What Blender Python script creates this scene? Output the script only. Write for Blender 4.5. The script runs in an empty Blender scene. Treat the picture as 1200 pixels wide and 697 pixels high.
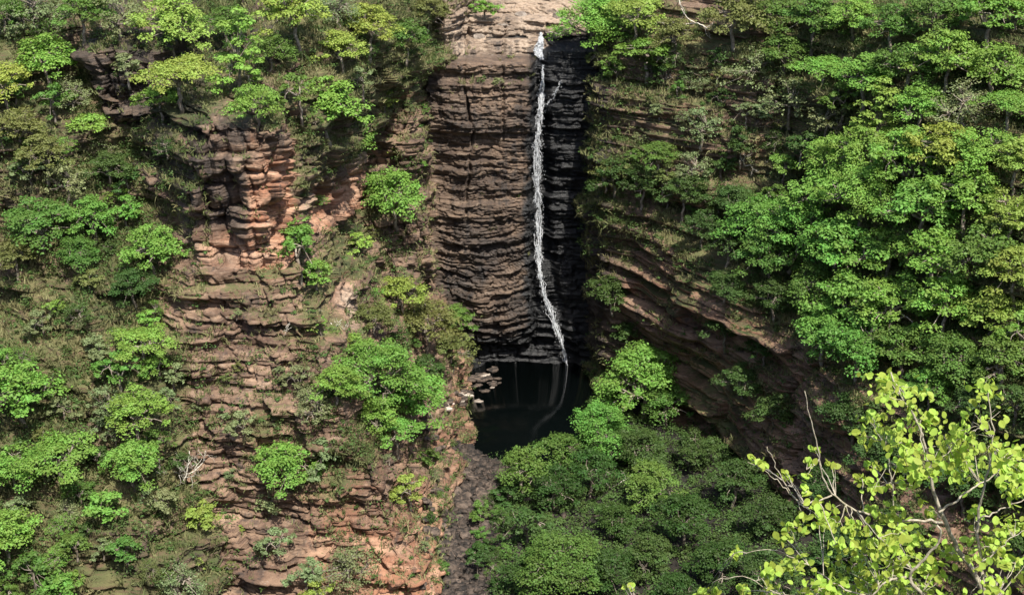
import bpy, math, random
import numpy as np
from mathutils import Vector, Matrix

R = np.random.default_rng(7)
random.seed(7)
scene = bpy.context.scene
col = scene.collection

# ------------------------------------------------------------------ helpers
def h01(*ints):
    """hash of integer arrays -> 0..1"""
    x = np.zeros(np.broadcast(*ints).shape, dtype=np.uint64) + np.uint64(0x9E3779B9)
    for k, i in enumerate(ints):
        v = (np.asarray(i).astype(np.int64) & 0xFFFFFFFF).astype(np.uint64)
        x = (x ^ (v * np.uint64(0x85EBCA6B + 2 * k * 7919))) & np.uint64(0xFFFFFFFF)
        x = (x * np.uint64(0xC2B2AE35)) & np.uint64(0xFFFFFFFF)
        x = x ^ (x >> np.uint64(15))
        x = (x * np.uint64(0x27D4EB2F)) & np.uint64(0xFFFFFFFF)
        x = x ^ (x >> np.uint64(13))
    return x.astype(np.float64) / 4294967295.0

def vnoise(x, y, seed=0):
    x, y = np.broadcast_arrays(np.asarray(x, float), np.asarray(y, float))
    xi = np.floor(x); yi = np.floor(y)
    fx = x - xi; fy = y - yi
    fx = fx * fx * (3 - 2 * fx); fy = fy * fy * (3 - 2 * fy)
    xi = xi.astype(np.int64); yi = yi.astype(np.int64)
    a = h01(xi, yi, seed); b = h01(xi + 1, yi, seed)
    c = h01(xi, yi + 1, seed); d = h01(xi + 1, yi + 1, seed)
    return (a + (b - a) * fx) * (1 - fy) + (c + (d - c) * fx) * fy - 0.5

def fbm(x, y, seed=0, octv=4, gain=0.5):
    s = 0; a = 1.0
    for o in range(octv):
        s = s + a * vnoise(x * 2 ** o + 17.3 * o, y * 2 ** o + 5.1 * o, seed + o)
        a *= gain
    return s

def sstep(a, b, x):
    t = np.clip((x - a) / (b - a), 0, 1)
    return t * t * (3 - 2 * t)

def mesh_obj(name, verts, loops, sizes, mat=None, parent=None, smooth=False, mats=None, midx=None):
    """verts (n,3); loops flat index array; sizes = verts per face"""
    me = bpy.data.meshes.new(name)
    verts = np.asarray(verts, dtype=np.float32)
    loops = np.asarray(loops, dtype=np.int32).ravel()
    sizes = np.asarray(sizes, dtype=np.int32)
    me.vertices.add(len(verts)); me.vertices.foreach_set('co', verts.ravel())
    me.loops.add(len(loops)); me.loops.foreach_set('vertex_index', loops)
    me.polygons.add(len(sizes))
    st = np.concatenate([[0], np.cumsum(sizes)[:-1]]).astype(np.int32)
    me.polygons.foreach_set('loop_start', st)
    if smooth:
        me.polygons.foreach_set('use_smooth', np.ones(len(sizes), dtype=bool))
    if midx is not None:
        me.polygons.foreach_set('material_index', np.asarray(midx, dtype=np.int32))
    me.update(calc_edges=True)
    me.validate()
    for m in (mats or ([mat] if mat else [])):
        me.materials.append(m)
    o = bpy.data.objects.new(name, me)
    col.objects.link(o)
    if parent: o.parent = parent
    return o

def vattr(o, name, vals):
    a = o.data.attributes.new(name, 'FLOAT', 'POINT')
    a.data.foreach_set('value', np.asarray(vals, dtype=np.float32))

def empty(name, loc):
    o = bpy.data.objects.new(name, None); o.empty_display_size = 0.3
    col.objects.link(o); o.location = loc
    return o

def tag(o, label=None, cat=None, group=None, kind=None):
    if label: o['label'] = label
    if cat: o['category'] = cat
    if group: o['group'] = group
    if kind: o['kind'] = kind
    return o

class NT:
    def __init__(s, name):
        s.m = bpy.data.materials.new(name); s.m.use_nodes = True
        s.t = s.m.node_tree; s.t.nodes.clear()
        s.out = s.n('ShaderNodeOutputMaterial')
    def n(s, typ, **kw):
        nd = s.t.nodes.new(typ)
        for k, v in kw.items():
            if k.startswith('i_'):
                nd.inputs[int(k[2:])].default_value = v
            else: setattr(nd, k, v)
        return nd
    def l(s, a, ao, b, bi):
        s.t.links.new(a.outputs[ao], b.inputs[bi])
    def noise(s, vec, scale, detail=4, rough=0.6, sc=(1, 1, 1)):
        mp = s.n('ShaderNodeMapping'); mp.inputs['Scale'].default_value = sc
        s.l(vec[0], vec[1], mp, 0)
        nz = s.n('ShaderNodeTexNoise'); nz.inputs['Scale'].default_value = scale
        nz.inputs['Detail'].default_value = detail; nz.inputs['Roughness'].default_value = rough
        s.l(mp, 0, nz, 'Vector')
        return nz
    def rng(s, a, ao, lo, hi, tlo=0, thi=1):
        r = s.n('ShaderNodeMapRange', interpolation_type='SMOOTHSTEP')
        s.l(a, ao, r, 0)
        for i, v in zip((1, 2, 3, 4), (lo, hi, tlo, thi)): r.inputs[i].default_value = v
        return r
    def mul(s, a, b):
        m = s.n('ShaderNodeMath', operation='MULTIPLY'); s.l(a, 0, m, 0)
        if isinstance(b, (int, float)): m.inputs[1].default_value = b
        else: s.l(b, 0, m, 1)
        return m
    def mix(s, f, a, b, blend='MIX'):
        m = s.n('ShaderNodeMix', data_type='RGBA', blend_type=blend)
        if isinstance(f, (int, float)): m.inputs[0].default_value = f
        else: s.l(f, 0, m, 0)
        for idx, c in ((6, a), (7, b)):
            if isinstance(c, tuple): m.inputs[idx].default_value = (*c, 1)
            else: s.l(c, 2 if c.bl_idname == 'ShaderNodeMix' else 0, m, idx)
        return m

# ------------------------------------------------------------------ camera
PITCH = math.radians(20.0)
LENS = 50.0
FPX = 1200 * LENS / 36.0
cd = bpy.data.cameras.new('camera'); cam = bpy.data.objects.new('camera', cd)
col.objects.link(cam); scene.camera = cam
cd.lens = LENS; cd.sensor_width = 36; cd.clip_end = 5000; cd.clip_start = 0.1
cam.rotation_euler = (math.radians(90) - PITCH, 0, 0)
def pray(px, py):
    """direction of the photo pixel (photo is 1200x697), unit forward length"""
    x = (px - 600) / FPX; y = -(py - 348.5) / FPX
    return np.array([x, math.cos(PITCH) + math.sin(PITCH) * y, -math.sin(PITCH) + math.cos(PITCH) * y])
def at(px, py, Y):
    d = pray(px, py); return d * (Y / d[1])

# ------------------------------------------------------------------ terrain
ZB, ZT = -66.0, -12.0
NAMES = ['left_hillside', 'rock_buttress', 'stepped_slope', 'terraced_cliff', 'waterfall_cliff',
         'wet_rock_chute', 'right_upper_cliff', 'right_gorge_wall', 'rock_outcrop']
def pw(z, pts):
    pts = sorted(pts)
    return np.interp(z, [p[0] for p in pts], [p[1] for p in pts])

def pieces(X, Z):
    up = np.maximum(0, Z + 21.5)
    n1 = fbm(X / 17, Z / 14, 11, 3); n2 = fbm(X / 5, Z / 5, 31, 3); n3 = fbm(X / 30, Z / 40, 51, 2)
    wob = fbm(X / 9, Z / 7, 71, 3)
    F = []
    # 0 left hillside, gullied, with rock steps
    zt = Z + 1.2 * n1
    st = (zt / 5.2 - np.floor(zt / 5.2))
    terr = (np.floor(zt / 5.2) + sstep(0.45, 1.0, st)) * 5.2
    outc = sstep(-0.05, 0.25, fbm(X / 12, Z / 12, 91, 2))
    zz = Z * (1 - 0.75 * outc) + terr * 0.75 * outc
    gul = 3.2 * np.cos((X + 0.25 * Z + 6 * n1) / 4.6)
    F.append(94 + 0.28 * (X + 39) + 1.05 * (zz + 58) + 7 * n1 + gul * 0.55 + 2.0 * n2 + 1.5 * up + pw(Z, [(-40, 7), (-33, 3.5), (-28, 2.4)]) * np.maximum(0, X + pw(Z, [(-42, 23.5), (-34, 19.5), (-28, 17.5)]) + 0.8 * n2)
             - 6.5 * sstep(-26, -21, X) * sstep(-40, -33, Z))
    # 1 buttress : upright block with a sunlit right-hand face
    Xr = -20.4 + 1.3 * n2 + pw(Z, [(-40, 0.9), (-34, 0.2), (-30, 0.9), (-27, 1.6)])
    Xl = -26.8 + 2.0 * n2 - pw(Z, [(-40, 1.0), (-30, 0), (-26, -2.0)])
    top = np.maximum(0, Z + 27.2 + 0.8 * n2 + 0.12 * (X + 22))
    F.append(114.5 + 1.6 * n2 + 0.1 * (Z + 33) + 6 * np.maximum(0, X - Xr) + 1.6 * np.maximum(0, Xl - X)
             + 3.6 * top + 1.2 * np.maximum(0, -40 - Z))
    # 2 stepped slope below the buttress
    xr = pw(Z, [(-66, -7.0), (-62, -7.4), (-54, -9.6), (-48, -13.5), (-39, -18.6), (-30, -22)]) + 1.2 * n2
    xl = pw(Z, [(-66, -26), (-39, -27.5)]) + 2 * n2
    zt = Z + 0.7 * wob
    q = zt / 2.6; st = q - np.floor(q)
    terr = (np.floor(q) + sstep(0.35, 1.0, st)) * 2.6
    zz = 0.45 * Z + 0.55 * terr
    F.append(112.6 + 0.68 * (zz + 39) + 9 * np.maximum(0, X - xr) + 7 * np.maximum(0, X - xr) ** 2 + 0.9 * np.maximum(0, xl - X)
             + 2.6 * wob + 2.5 * np.maximum(0, Z + 39) + 1.0 * n2)
    # 3 terraced cliff between buttress and waterfall slab
    Ym = pw(Z + 0.8 * wob, [(-66, 130), (-56, 132), (-55.5, 134), (-50, 135), (-47.8, 136), (-47.2, 138.5), (-41.5, 140), (-40.6, 143.2),
                (-35, 144), (-34.4, 145.2), (-29.5, 145.8), (-28.9, 148), (-26.4, 148.5), (-25.9, 151.5), (-23, 153), (-21.5, 158), (-12, 180)])
    F.append(Ym + 0.32 * (X + 9.3) + 1.8 * wob + 8 * np.maximum(0, X + 10.15 + 0.35 * n2) + 0.5 * n2)
    # 4 waterfall slab
    cx = (X + 3.2) / 6.2
    Ys = pw(Z + 0.25 * n2, [(-66, 154.5), (-61.2, 153.2), (-60.2, 149.8), (-56, 149.4), (-50, 150.0), (-44, 149.9), (-43.6, 150.5), (-36, 150.4),
                (-35.6, 149.8), (-30.6, 150.0), (-30.2, 150.9), (-28.6, 151.1), (-28.2, 155.0), (-26.9, 155.6), (-26.7, 156.8), (-24.9, 157.2), (-24.5, 161.5),
                (-23.6, 162), (-23.2, 166), (-21.5, 170), (-12, 205)])
    slabup = sstep(-28.4, -28.0, Z)
    shelf = pw(Z + 0.12 * n2, [(-66, 143), (-62.75, 144.2), (-62.6, 145.6), (-62.4, 145.8), (-62.25, 147.4), (-61.95, 147.7), (-61.8, 149.0), (-61.5, 149.4), (-61.3, 156)])
    shelf = shelf + 2.5 * np.maximum(0, X + 6.2) + 4 * n2
    Ys = np.minimum(Ys, np.where(X < 2.5, shelf, 200))
    F.append(Ys + (1.5 * np.abs(cx) ** 3 + 0.9 * fbm(X / 2.6, Z / 11, 61, 2)) * (1 - slabup) + (1 - slabup) * (7 * np.maximum(0, -9.0 - X) + 4.0 * np.maximum(0, X - 1.9 - 0.5 * n2))
             + slabup * 2.0 * np.maximum(0, X - 3.5) + 1.0 * wob + slabup * 1.5 * n2
             + slabup * 3 * np.maximum(0, -7.2 - X))
    # 5 wet chute with the black wall right of it
    bw = pw(Z, [(-66, 9.5), (-62, 7.0), (-56, 5.9), (-50, 4.6), (-40, 4.0), (-30, 3.8), (-27, 3.6)])
    Yb = pw(Z, [(-66, 150), (-60, 150.5), (-57, 151.2), (-45, 152.2), (-44.6, 152.9), (-36, 152.9), (-35.6, 152.2), (-30.8, 152.2), (-30.2, 152.5), (-27.5, 153.5),
                (-26.8, 156), (-25, 157), (-24.6, 160), (-23, 163), (-21.5, 168), (-12, 200)])
    ch = pw(Z, [(-66, 150.6), (-60, 151.5), (-52, 153.2), (-44, 154.3), (-33, 154.4), (-30.5, 153.2), (-29.0, 153.4), (-28.4, 155), (-27.2, 156.2), (-26.0, 157.5),
                (-25.6, 159), (-24, 161.5), (-21.5, 169), (-12, 202)])
    side = sstep(-0.6, 0.5, X - bw)
    F.append(ch * (1 - side) + Yb * side + 0.8 * wob + 0.7 * n2)
    # 6 right upper cliff
    Yu = pw(Z, [(-66, 142), (-46, 143.5), (-38, 144.5), (-37.3, 146.0), (-31, 147.5), (-30.2, 149.5), (-26.5, 151), (-25, 153.5), (-21.5, 158), (-12, 185)])
    F.append(Yu - 0.75 * (X - 10) + 2.0 * n1 + 1.5 * wob + 5 * np.maximum(0, 9.6 - X - n2) + 1.3 * np.maximum(0, X - 24))
    # 7 right gorge wall + hillside above it
    ze = -44.0 - 0.26 * (X - 10) + 2.5 * n1
    base = 148 - 2.17 * (X - 8) + 0.34 * (np.minimum(Z, ze) + 63) + 1.5 * np.maximum(0, Z - ze)
    base = base + 9 * n1 + 4 * n2 + 5 * np.maximum(0, 9.3 - X - 0.6 * n2) + 2.0 * up
    F.append(base)
    # 8 dark blocky outcrop high on the left hillside
    F.append(124.5 + 0.25 * (Z + 25) + 2.2 * n2 + 3 * np.maximum(0, np.abs(X + 34.0 + 0.25 * (Z + 25)) - 3.4 - 1.5 * n2) + 4 * np.maximum(0, Z + 22.6 + n2)
             + 2.2 * np.maximum(0, -28.0 - Z))
    return np.stack(F)

def strata(X, Y, Z, ph, w, A, B, seed, joint=0.0):
    """blocky bedding: layer thickness ph, block width w; returns push-back along Y"""
    s = X * 0.8 + Y * 0.6
    zz = Z + 0.5 * ph * fbm(s / (w * 2.8), Z / (ph * 7), seed + 5, 2)
    zz = zz + 0.25 * vnoise(zz / (ph * 2.3), 0 * zz, seed + 9) * ph
    k = np.floor(zz / ph).astype(np.int64)
    f = zz / ph - k
    ww = w * (0.6 + 0.9 * h01(k, seed + 1))
    u = s / ww + h01(k, seed + 2) * 9 + 0.2 * vnoise(Z / ph * 1.7, s / w, seed + 3)
    j = np.floor(u).astype(np.int64)
    g = u - j
    off = A * (h01(k, seed) - 0.5) + B * (h01(k, j, seed + 4) - 0.5)
    off = off + 0.8 * (A + B) * ((h01(k, j, seed + 6) - 0.5) * (g - 0.5) + (h01(k, j, seed + 7) - 0.5) * (f - 0.5))
    off = off + joint * ph * (1.1 * np.exp(-(f / 0.10) ** 4) + 0.7 * np.exp(-(np.minimum(g, 1 - g) * ww / (0.05 * ph + .07)) ** 4))
    return off

#               A/B large, medium, small weights per piece
def detail(X, Y, Z, P):
    big = np.array([1.0, 1.0, 0.8, 1.0, 0.12, 0.3, 1.0, 1.0, 1.0])[P]
    med = np.array([0.9, 0.5, 1.1, 1.0, 0.32, 0.6, 1.0, 1.0, 0.8])[P]
    sml = np.array([0.8, 0.45, 1.2, 0.9, 0.85, 0.9, 0.8, 0.9, 0.5])[P]
    cx = (X + 3.2) / 6.2
    Zs = np.where(P == 4, Z - 1.5 * sstep(-40, -54, Z) * cx ** 2 + 0.5 * fbm(X / 2.4, Z / 1.8, 640, 3), Z)
    d = big * strata(X, Y, Z, 2.7, 4.5, 1.3, 1.7, 100, 0.15)
    d = d + med * strata(X, Y, Zs, 0.95, 1.9, 0.6, 0.7, 200, 0.30)
    d = d + sml * strata(X, Y, Zs, 0.40, 1.3, 0.36, 0.24, 300, 0.40)
    d = d + np.where((P == 4) | (P == 5), 1.0, 0.0) * (0.55 + 0.6 * sstep(-40, -52, Z)) * strata(X, Y, Zs, 0.50, 2.2, 0.36, 0.40, 700, 0.55)
    bt = ((P == 1) | (P == 8)) * 1.0
    d = d + bt * strata(X, Y, Z, 3.1, 1.0, 0.5, 1.5, 600, 0.16)
    d = d + np.where(P == 4, 1.0, 0) * ((0.35 + 1.0 * np.clip(0.5 + 2 * vnoise(Z / 1.1, 0 * Z, 821), 0, 1)) * np.exp(-((X + 4.6 + 0.9 * fbm(Z / 4, 0 * Z, 820, 3)) / 0.18) ** 4) * sstep(-47, -42, Z) + 0.6 * np.exp(-((X + 0.9 + 0.8 * fbm(Z / 3, 0 * Z, 830, 3)) / 0.16) ** 4) * sstep(-38, -34, Z))
    d = d + np.where(P == 1, 0.15, 0.3) * fbm(X / 1.3, Z / 0.9, 400, 3)
    sc = np.array([1, 1, 1, 1, 1, 1, 1, 1.35, 1])[P]
    return d * sc

def surf(X, Z):
    F = pieces(X, Z)
    P = np.argmin(F, axis=0)
    Y = np.min(F, axis=0)
    w = 1 - 0.6 * sstep(-24, -20, Z)
    return Y + detail(X, Y, Z, P) * w, P

def floor_z(X, Y):
    """gorge floor, and the slope on the photographer's side"""
    n = fbm(X / 6, Y / 6, 500, 4)
    z = -62.35 + 0.7 * n + 0.18 * fbm(X / 1.6, Y / 1.6, 520, 3) * sstep(70, 90, Y)
    pool = ((X - 2.0) / 9.5) ** 2 + ((Y - 139.5) / 14.5) ** 2
    z = z - 1.6 * sstep(1.25, 0.75, pool)
    z = z + 0.10 * np.maximum(0, X - 6) * sstep(135, 118, Y)
    near = np.interp(Y, [-400, -20, 0.5, 3, 12, 40, 66, 90], [6, 0.0, -1.7, -4.2, -13.5, -42, -68, -90])
    return np.maximum(z, near + 0.5 * fbm(X / 3, Y / 3, 540, 3) * sstep(2, 8, Y) + 4 * fbm(X / 25, Y / 25, 560, 2) * sstep(30, 50, Y) * sstep(60, 50, Y))

def hit(px, py):
    """first point of the terrain seen through a photo pixel"""
    d = pray(px, py); t = np.linspace(60, 230, 1700)
    P = d[None, :] * t[:, None]
    Ys, pc = surf(P[:, 0], np.clip(P[:, 2], ZB, ZT))
    ok = (P[:, 1] > Ys)
    fl = P[:, 2] < floor_z(P[:, 0], P[:, 1])
    k = np.argmax(ok | fl)
    return P[k]
# ------------------------------------------------------------------ materials
def rock_mat(name, strat=1.0):
    T = NT(name)
    geo = T.n('ShaderNodeNewGeometry'); pos = (geo, 'Position')
    big = T.noise(pos, 0.16, 5, 0.6)
    band = T.noise(pos, 1.0, 5, 0.65, (0.10, 0.10, 1.3))
    fine = T.noise(pos, 1.0, 6, 0.7, (0.55, 0.55, 5.0))
    speck = T.noise(pos, 3.0, 5, 0.75)
    vert = T.noise(pos, 1.0, 5, 0.6, (1.1, 1.1, 0.13))
    c = T.mix(T.rng(big, 0, 0.42, 0.60), (0.085, 0.058, 0.040), (0.210, 0.140, 0.092))
    c = T.mix(T.mul(T.rng(band, 0, 0.50, 0.66), 0.75), c, (0.34, 0.230, 0.150))
    c = T.mix(T.mul(T.rng(fine, 0, 0.50, 0.68), 0.55), c, (0.40, 0.30, 0.215))
    c = T.mix(T.mul(T.rng(fine, 0, 0.50, 0.34), 0.7), c, (0.055, 0.040, 0.033))
    # fresh orange faces
    af = T.n('ShaderNodeAttribute', attribute_name='fresh')
    fr = T.n('ShaderNodeMath', operation='MULTIPLY'); T.l(af, 'Fac', fr, 0); T.l(T.rng(speck, 0, 0.30, 0.55, 0.55, 1.0), 0, fr, 1)
    c = T.mix(fr, c, T.mix(T.rng(band, 0, 0.4, 0.6), (0.33, 0.145, 0.080), (0.50, 0.285, 0.180)))
    # pale rim slabs and rock patches
    ap = T.n('ShaderNodeAttribute', attribute_name='pale')
    pm = T.n('ShaderNodeMath', operation='MULTIPLY'); T.l(ap, 'Fac', pm, 0); T.l(T.rng(fine, 0, 0.30, 0.5, 0.55, 1.0), 0, pm, 1)
    c = T.mix(pm, c, T.mix(T.rng(speck, 0, 0.4, 0.6), (0.36, 0.26, 0.185), (0.55, 0.43, 0.32)))
    # dark mineral stains running down
    c = T.mix(T.mul(T.rng(vert, 0, 0.52, 0.68), 0.75), c, (0.042, 0.034, 0.030))
    c = T.mix(T.mul(T.rng(speck, 0, 0.58, 0.72), 0.5), c, (0.36, 0.33, 0.28))
    # moss, dry grass and soil lying on the ledges
    ag = T.n('ShaderNodeAttribute', attribute_name='grass')
    sx = T.n('ShaderNodeSeparateXYZ'); T.l(geo, 'True Normal', sx, 0)
    add = T.n('ShaderNodeMath', operation='MULTIPLY_ADD'); T.l(sx, 2, add, 0); add.inputs[1].default_value = 0.42; T.l(ag, 'Fac', add, 2)
    ad2 = T.n('ShaderNodeMath', operation='MULTIPLY_ADD'); T.l(speck, 0, ad2, 0); ad2.inputs[1].default_value = 0.9; T.l(add, 0, ad2, 2)
    gm = T.rng(ad2, 0, 0.95, 1.20)
    gcol = T.mix(T.rng(big, 0, 0.4, 0.6), (0.062, 0.076, 0.024), (0.140, 0.134, 0.052))
    gcol = T.mix(T.rng(fine, 0, 0.45, 0.65), gcol, (0.115, 0.075, 0.042))
    c = T.mix(gm, c, gcol)
    # wet black rock
    aw = T.n('ShaderNodeAttribute', attribute_name='wet')
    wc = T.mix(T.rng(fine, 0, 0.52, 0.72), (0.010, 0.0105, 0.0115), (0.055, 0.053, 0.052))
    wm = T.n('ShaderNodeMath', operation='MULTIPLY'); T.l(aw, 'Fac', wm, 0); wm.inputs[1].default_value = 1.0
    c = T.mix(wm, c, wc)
    bs = T.n('ShaderNodeBsdfPrincipled')
    T.l(c, 2, bs, 'Base Color')
    rr = T.n('ShaderNodeMapRange'); T.l(aw, 'Fac', rr, 0); rr.inputs[3].default_value = 0.9; rr.inputs[4].default_value = 0.42
    T.l(rr, 0, bs, 'Roughness')
    b1 = T.n('ShaderNodeBump'); b1.inputs['Strength'].default_value = 0.9; b1.inputs['Distance'].default_value = 0.35
    T.l(fine, 0, b1, 'Height')
    b2 = T.n('ShaderNodeBump'); b2.inputs['Strength'].default_value = 0.7; b2.inputs['Distance'].default_value = 0.12
    T.l(speck, 0, b2, 'Height'); T.l(b1, 0, b2, 'Normal'); T.l(b2, 0, bs, 'Normal')
    T.l(bs, 0, T.out, 0)
    return T.m
M_rock = rock_mat('rock')

def leaf_mat(name, tint=(1, 1, 1), trans=0.35, use_obj=True, var=0.35, sc=0.45):
    T = NT(name)
    geo = T.n('ShaderNodeNewGeometry')
    at_ = T.n('ShaderNodeAttribute', attribute_name='lv')
    nz = T.noise((geo, 'Position'), sc, 3, 0.6)
    hs = T.n('ShaderNodeHueSaturation')
    if use_obj:
        oi = T.n('ShaderNodeObjectInfo'); T.l(oi, 'Color', hs, 'Color')
    else:
        hs.inputs['Color'].default_value = (*tint, 1)
    mh = T.n('ShaderNodeMapRange'); T.l(at_, 'Fac', mh, 0); mh.inputs[3].default_value = 0.478; mh.inputs[4].default_value = 0.522
    T.l(mh, 0, hs, 'Hue')
    mv = T.n('ShaderNodeMath', operation='ADD'); T.l(at_, 'Fac', mv, 0); T.l(nz, 0, mv, 1)
    mr = T.n('ShaderNodeMapRange'); T.l(mv, 0, mr, 0)
    mr.inputs[1].default_value = 0.3; mr.inputs[2].default_value = 1.5
    mr.inputs[3].default_value = 1 - var; mr.inputs[4].default_value = 1 + var
    T.l(mr, 0, hs, 'Value')
    bs = T.n('ShaderNodeBsdfPrincipled'); T.l(hs, 0, bs, 'Base Color'); bs.inputs['Roughness'].default_value = 0.55
    bs.inputs['Specular IOR Level'].default_value = 0.22
    tr = T.n('ShaderNodeBsdfTranslucent')
    tc = T.mix(1.0, hs, (1.0, 1.0, 0.55), 'MULTIPLY'); T.l(tc, 2, tr, 'Color')
    mx = T.n('ShaderNodeMixShader'); mx.inputs[0].default_value = trans
    T.l(bs, 0, mx, 1); T.l(tr, 0, mx, 2); T.l(mx, 0, T.out, 0)
    return T.m
M_leaf = leaf_mat('leaf')
M_under = leaf_mat('undergrowth_leaf', (0.075, 0.125, 0.034), 0.3, False, 0.5, 0.12)
M_fg = leaf_mat('young_leaf', (0.38, 0.50, 0.085), 0.45, False, 0.36, 1.5)

def plain(name, c1, c2, scale, rough=0.85, sc=(1, 1, 1), bump=0.3):
    T = NT(name); tc = T.n('ShaderNodeTexCoord')
    oi = T.n('ShaderNodeObjectInfo'); nz = T.noise((tc, 'Object'), scale, 6, 0.65, sc)
    c = T.mix(T.rng(nz, 0, 0.38, 0.62), c1, c2)
    hv = T.n('ShaderNodeHueSaturation'); T.l(c, 2, hv, 'Color'); mr = T.n('ShaderNodeMapRange'); T.l(oi, 'Random', mr, 0); mr.inputs[3].default_value = 0.65; mr.inputs[4].default_value = 1.35; T.l(mr, 0, hv, 'Value')
    bs = T.n('ShaderNodeBsdfPrincipled'); T.l(hv, 0, bs, 'Base Color'); bs.inputs['Roughness'].default_value = rough
    b = T.n('ShaderNodeBump'); b.inputs['Strength'].default_value = bump; b.inputs['Distance'].default_value = 0.1
    T.l(nz, 0, b, 'Height'); T.l(b, 0, bs, 'Normal'); T.l(bs, 0, T.out, 0)
    return T.m
M_bark = plain('bark', (0.13, 0.10, 0.075), (0.30, 0.26, 0.21), 2.5)
M_dead = plain('dead_wood', (0.42, 0.38, 0.31), (0.60, 0.56, 0.48), 4)
M_fgbark = plain('pale_bark', (0.34, 0.29, 0.20), (0.58, 0.52, 0.40), 30, 0.8, (1, 1, 1), 0.2)
M_bould = plain('boulder_rock', (0.020, 0.016, 0.013), (0.125, 0.092, 0.070), 1.4)
M_bed = plain('streambed_gravel', (0.008, 0.0065, 0.005), (0.022, 0.017, 0.012), 2.2, 0.9, (1, 1, 1), 0.8)  # near black: shade of the gorge floor is put into the gravel colour
M_pale = plain('pale_slab_rock', (0.20, 0.16, 0.13), (0.42, 0.36, 0.30), 1.0)

def grass_mat():
    T = NT('dry_grass'); at_ = T.n('ShaderNodeAttribute', attribute_name='lv')
    geo = T.n('ShaderNodeNewGeometry'); nz = T.noise((geo, 'Position'), 0.14, 3, 0.6)
    a = T.mix(T.rng(nz, 0, 0.42, 0.58), (0.115, 0.150, 0.045), (0.32, 0.29, 0.14))
    b = T.mix(at_, a, (0.22, 0.225, 0.095))
    bs = T.n('ShaderNodeBsdfPrincipled'); T.l(b, 2, bs, 'Base Color'); bs.inputs['Roughness'].default_value = 0.8
    tr = T.n('ShaderNodeBsdfTranslucent'); T.l(b, 2, tr, 'Color')
    mx = T.n('ShaderNodeMixShader'); mx.inputs[0].default_value = 0.3
    T.l(bs, 0, mx, 1); T.l(tr, 0, mx, 2); T.l(mx, 0, T.out, 0)
    return T.m
M_grass = grass_mat()

def water_mat():
    T = NT('pool_water'); geo = T.n('ShaderNodeNewGeometry')
    nz = T.noise((geo, 'Position'), 2.6, 4, 0.6)
    bs = T.n('ShaderNodeBsdfPrincipled'); bs.inputs['Base Color'].default_value = (0.0015, 0.0025, 0.0025, 1)
    bs.inputs['Roughness'].default_value = 0.04; bs.inputs['IOR'].default_value = 1.33; bs.inputs['Specular IOR Level'].default_value = 0.18
    b = T.n('ShaderNodeBump'); b.inputs['Strength'].default_value = 0.35; b.inputs['Distance'].default_value = 0.04
    T.l(nz, 0, b, 'Height'); T.l(b, 0, bs, 'Normal'); T.l(bs, 0, T.out, 0)
    return T.m
M_water = water_mat()
def foam_mat():
    T = NT('falling_water'); 
    bs = T.n('ShaderNodeBsdfPrincipled'); bs.inputs['Base Color'].default_value = (0.93, 0.95, 0.97, 1)
    bs.inputs['Roughness'].default_value = 0.35
    tr = T.n('ShaderNodeBsdfTranslucent'); tr.inputs['Color'].default_value = (0.8, 0.85, 0.9, 1)
    mx = T.n('ShaderNodeMixShader'); mx.inputs[0].default_value = 0.25
    T.l(bs, 0, mx, 1); T.l(tr, 0, mx, 2); T.l(mx, 0, T.out, 0)
    return T.m
M_foam = foam_mat()

# ------------------------------------------------------------------ world, sun
SUN_DIR = Vector((0.19, -0.50, 0.82)).normalized()
w = bpy.data.worlds.new('World'); scene.world = w; w.use_nodes = True
nt = w.node_tree; bg = nt.nodes['Background']
sky = nt.nodes.new('ShaderNodeTexSky'); sky.sky_type = 'NISHITA'; sky.sun_disc = False
el = math.asin(SUN_DIR.z); az = math.atan2(SUN_DIR.x, SUN_DIR.y)
sky.sun_elevation = el; sky.sun_rotation = az
sky.air_density = 1.0; sky.dust_density = 2.0
nt.links.new(sky.outputs[0], bg.inputs[0]); bg.inputs[1].default_value = 0.11
sd = bpy.data.lights.new('sun', 'SUN'); sd.energy = 4.4; sd.angle = math.radians(0.6); sd.color = (1.0, 0.95, 0.86)
so = bpy.data.objects.new('sun', sd); col.objects.link(so)
so.rotation_euler = SUN_DIR.to_track_quat('Z', 'Y').to_euler(); so.location = (60, -40, 90)
scene.view_settings.view_transform = 'Standard'; scene.view_settings.look = 'None'
scene.view_settings.exposure = 0.80; scene.view_settings.gamma = 1.0
scene.render.engine = 'CYCLES'
scene.render.resolution_x = 1024; scene.render.resolution_y = 594
scene.cycles.max_bounces = 5; scene.cycles.diffuse_bounces = 3; scene.cycles.transmission_bounces = 3
scene.cycles.transparent_max_bounces = 4

# ------------------------------------------------------------------ build the relief
zs = np.concatenate([np.arange(ZB, -20.0, 0.10), np.arange(-20.0, ZT + 0.01, 0.4)])
xf = np.arange(-95, 85, 0.1)
Yc = np.min(pieces(*np.meshgrid(xf, zs[::4])), axis=0)      # coarse shape, to space the columns evenly along the rock
ds = np.sqrt(1 + (np.clip(np.abs(np.gradient(Yc, axis=1)) / 0.1, 0, 12) * 0.85) ** 2)
ds *= np.where((xf < -58) | (xf > 50), 0.2, 1.0)[None, :]
ker = np.ones(9) / 9
ds = np.apply_along_axis(lambda c: np.convolve(np.pad(c, 4, 'edge'), ker, 'valid'), 1, ds)
ds = np.apply_along_axis(lambda c: np.convolve(np.pad(c, 4, 'edge'), ker, 'valid'), 0, ds)
NX = 1650
xr_ = []
for r in range(len(ds)):
    cs = np.concatenate([[0], np.cumsum(ds[r][:-1])]); xr_.append(np.interp(np.linspace(0, cs[-1], NX), cs, xf))
xr_ = np.array(xr_)
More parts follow.
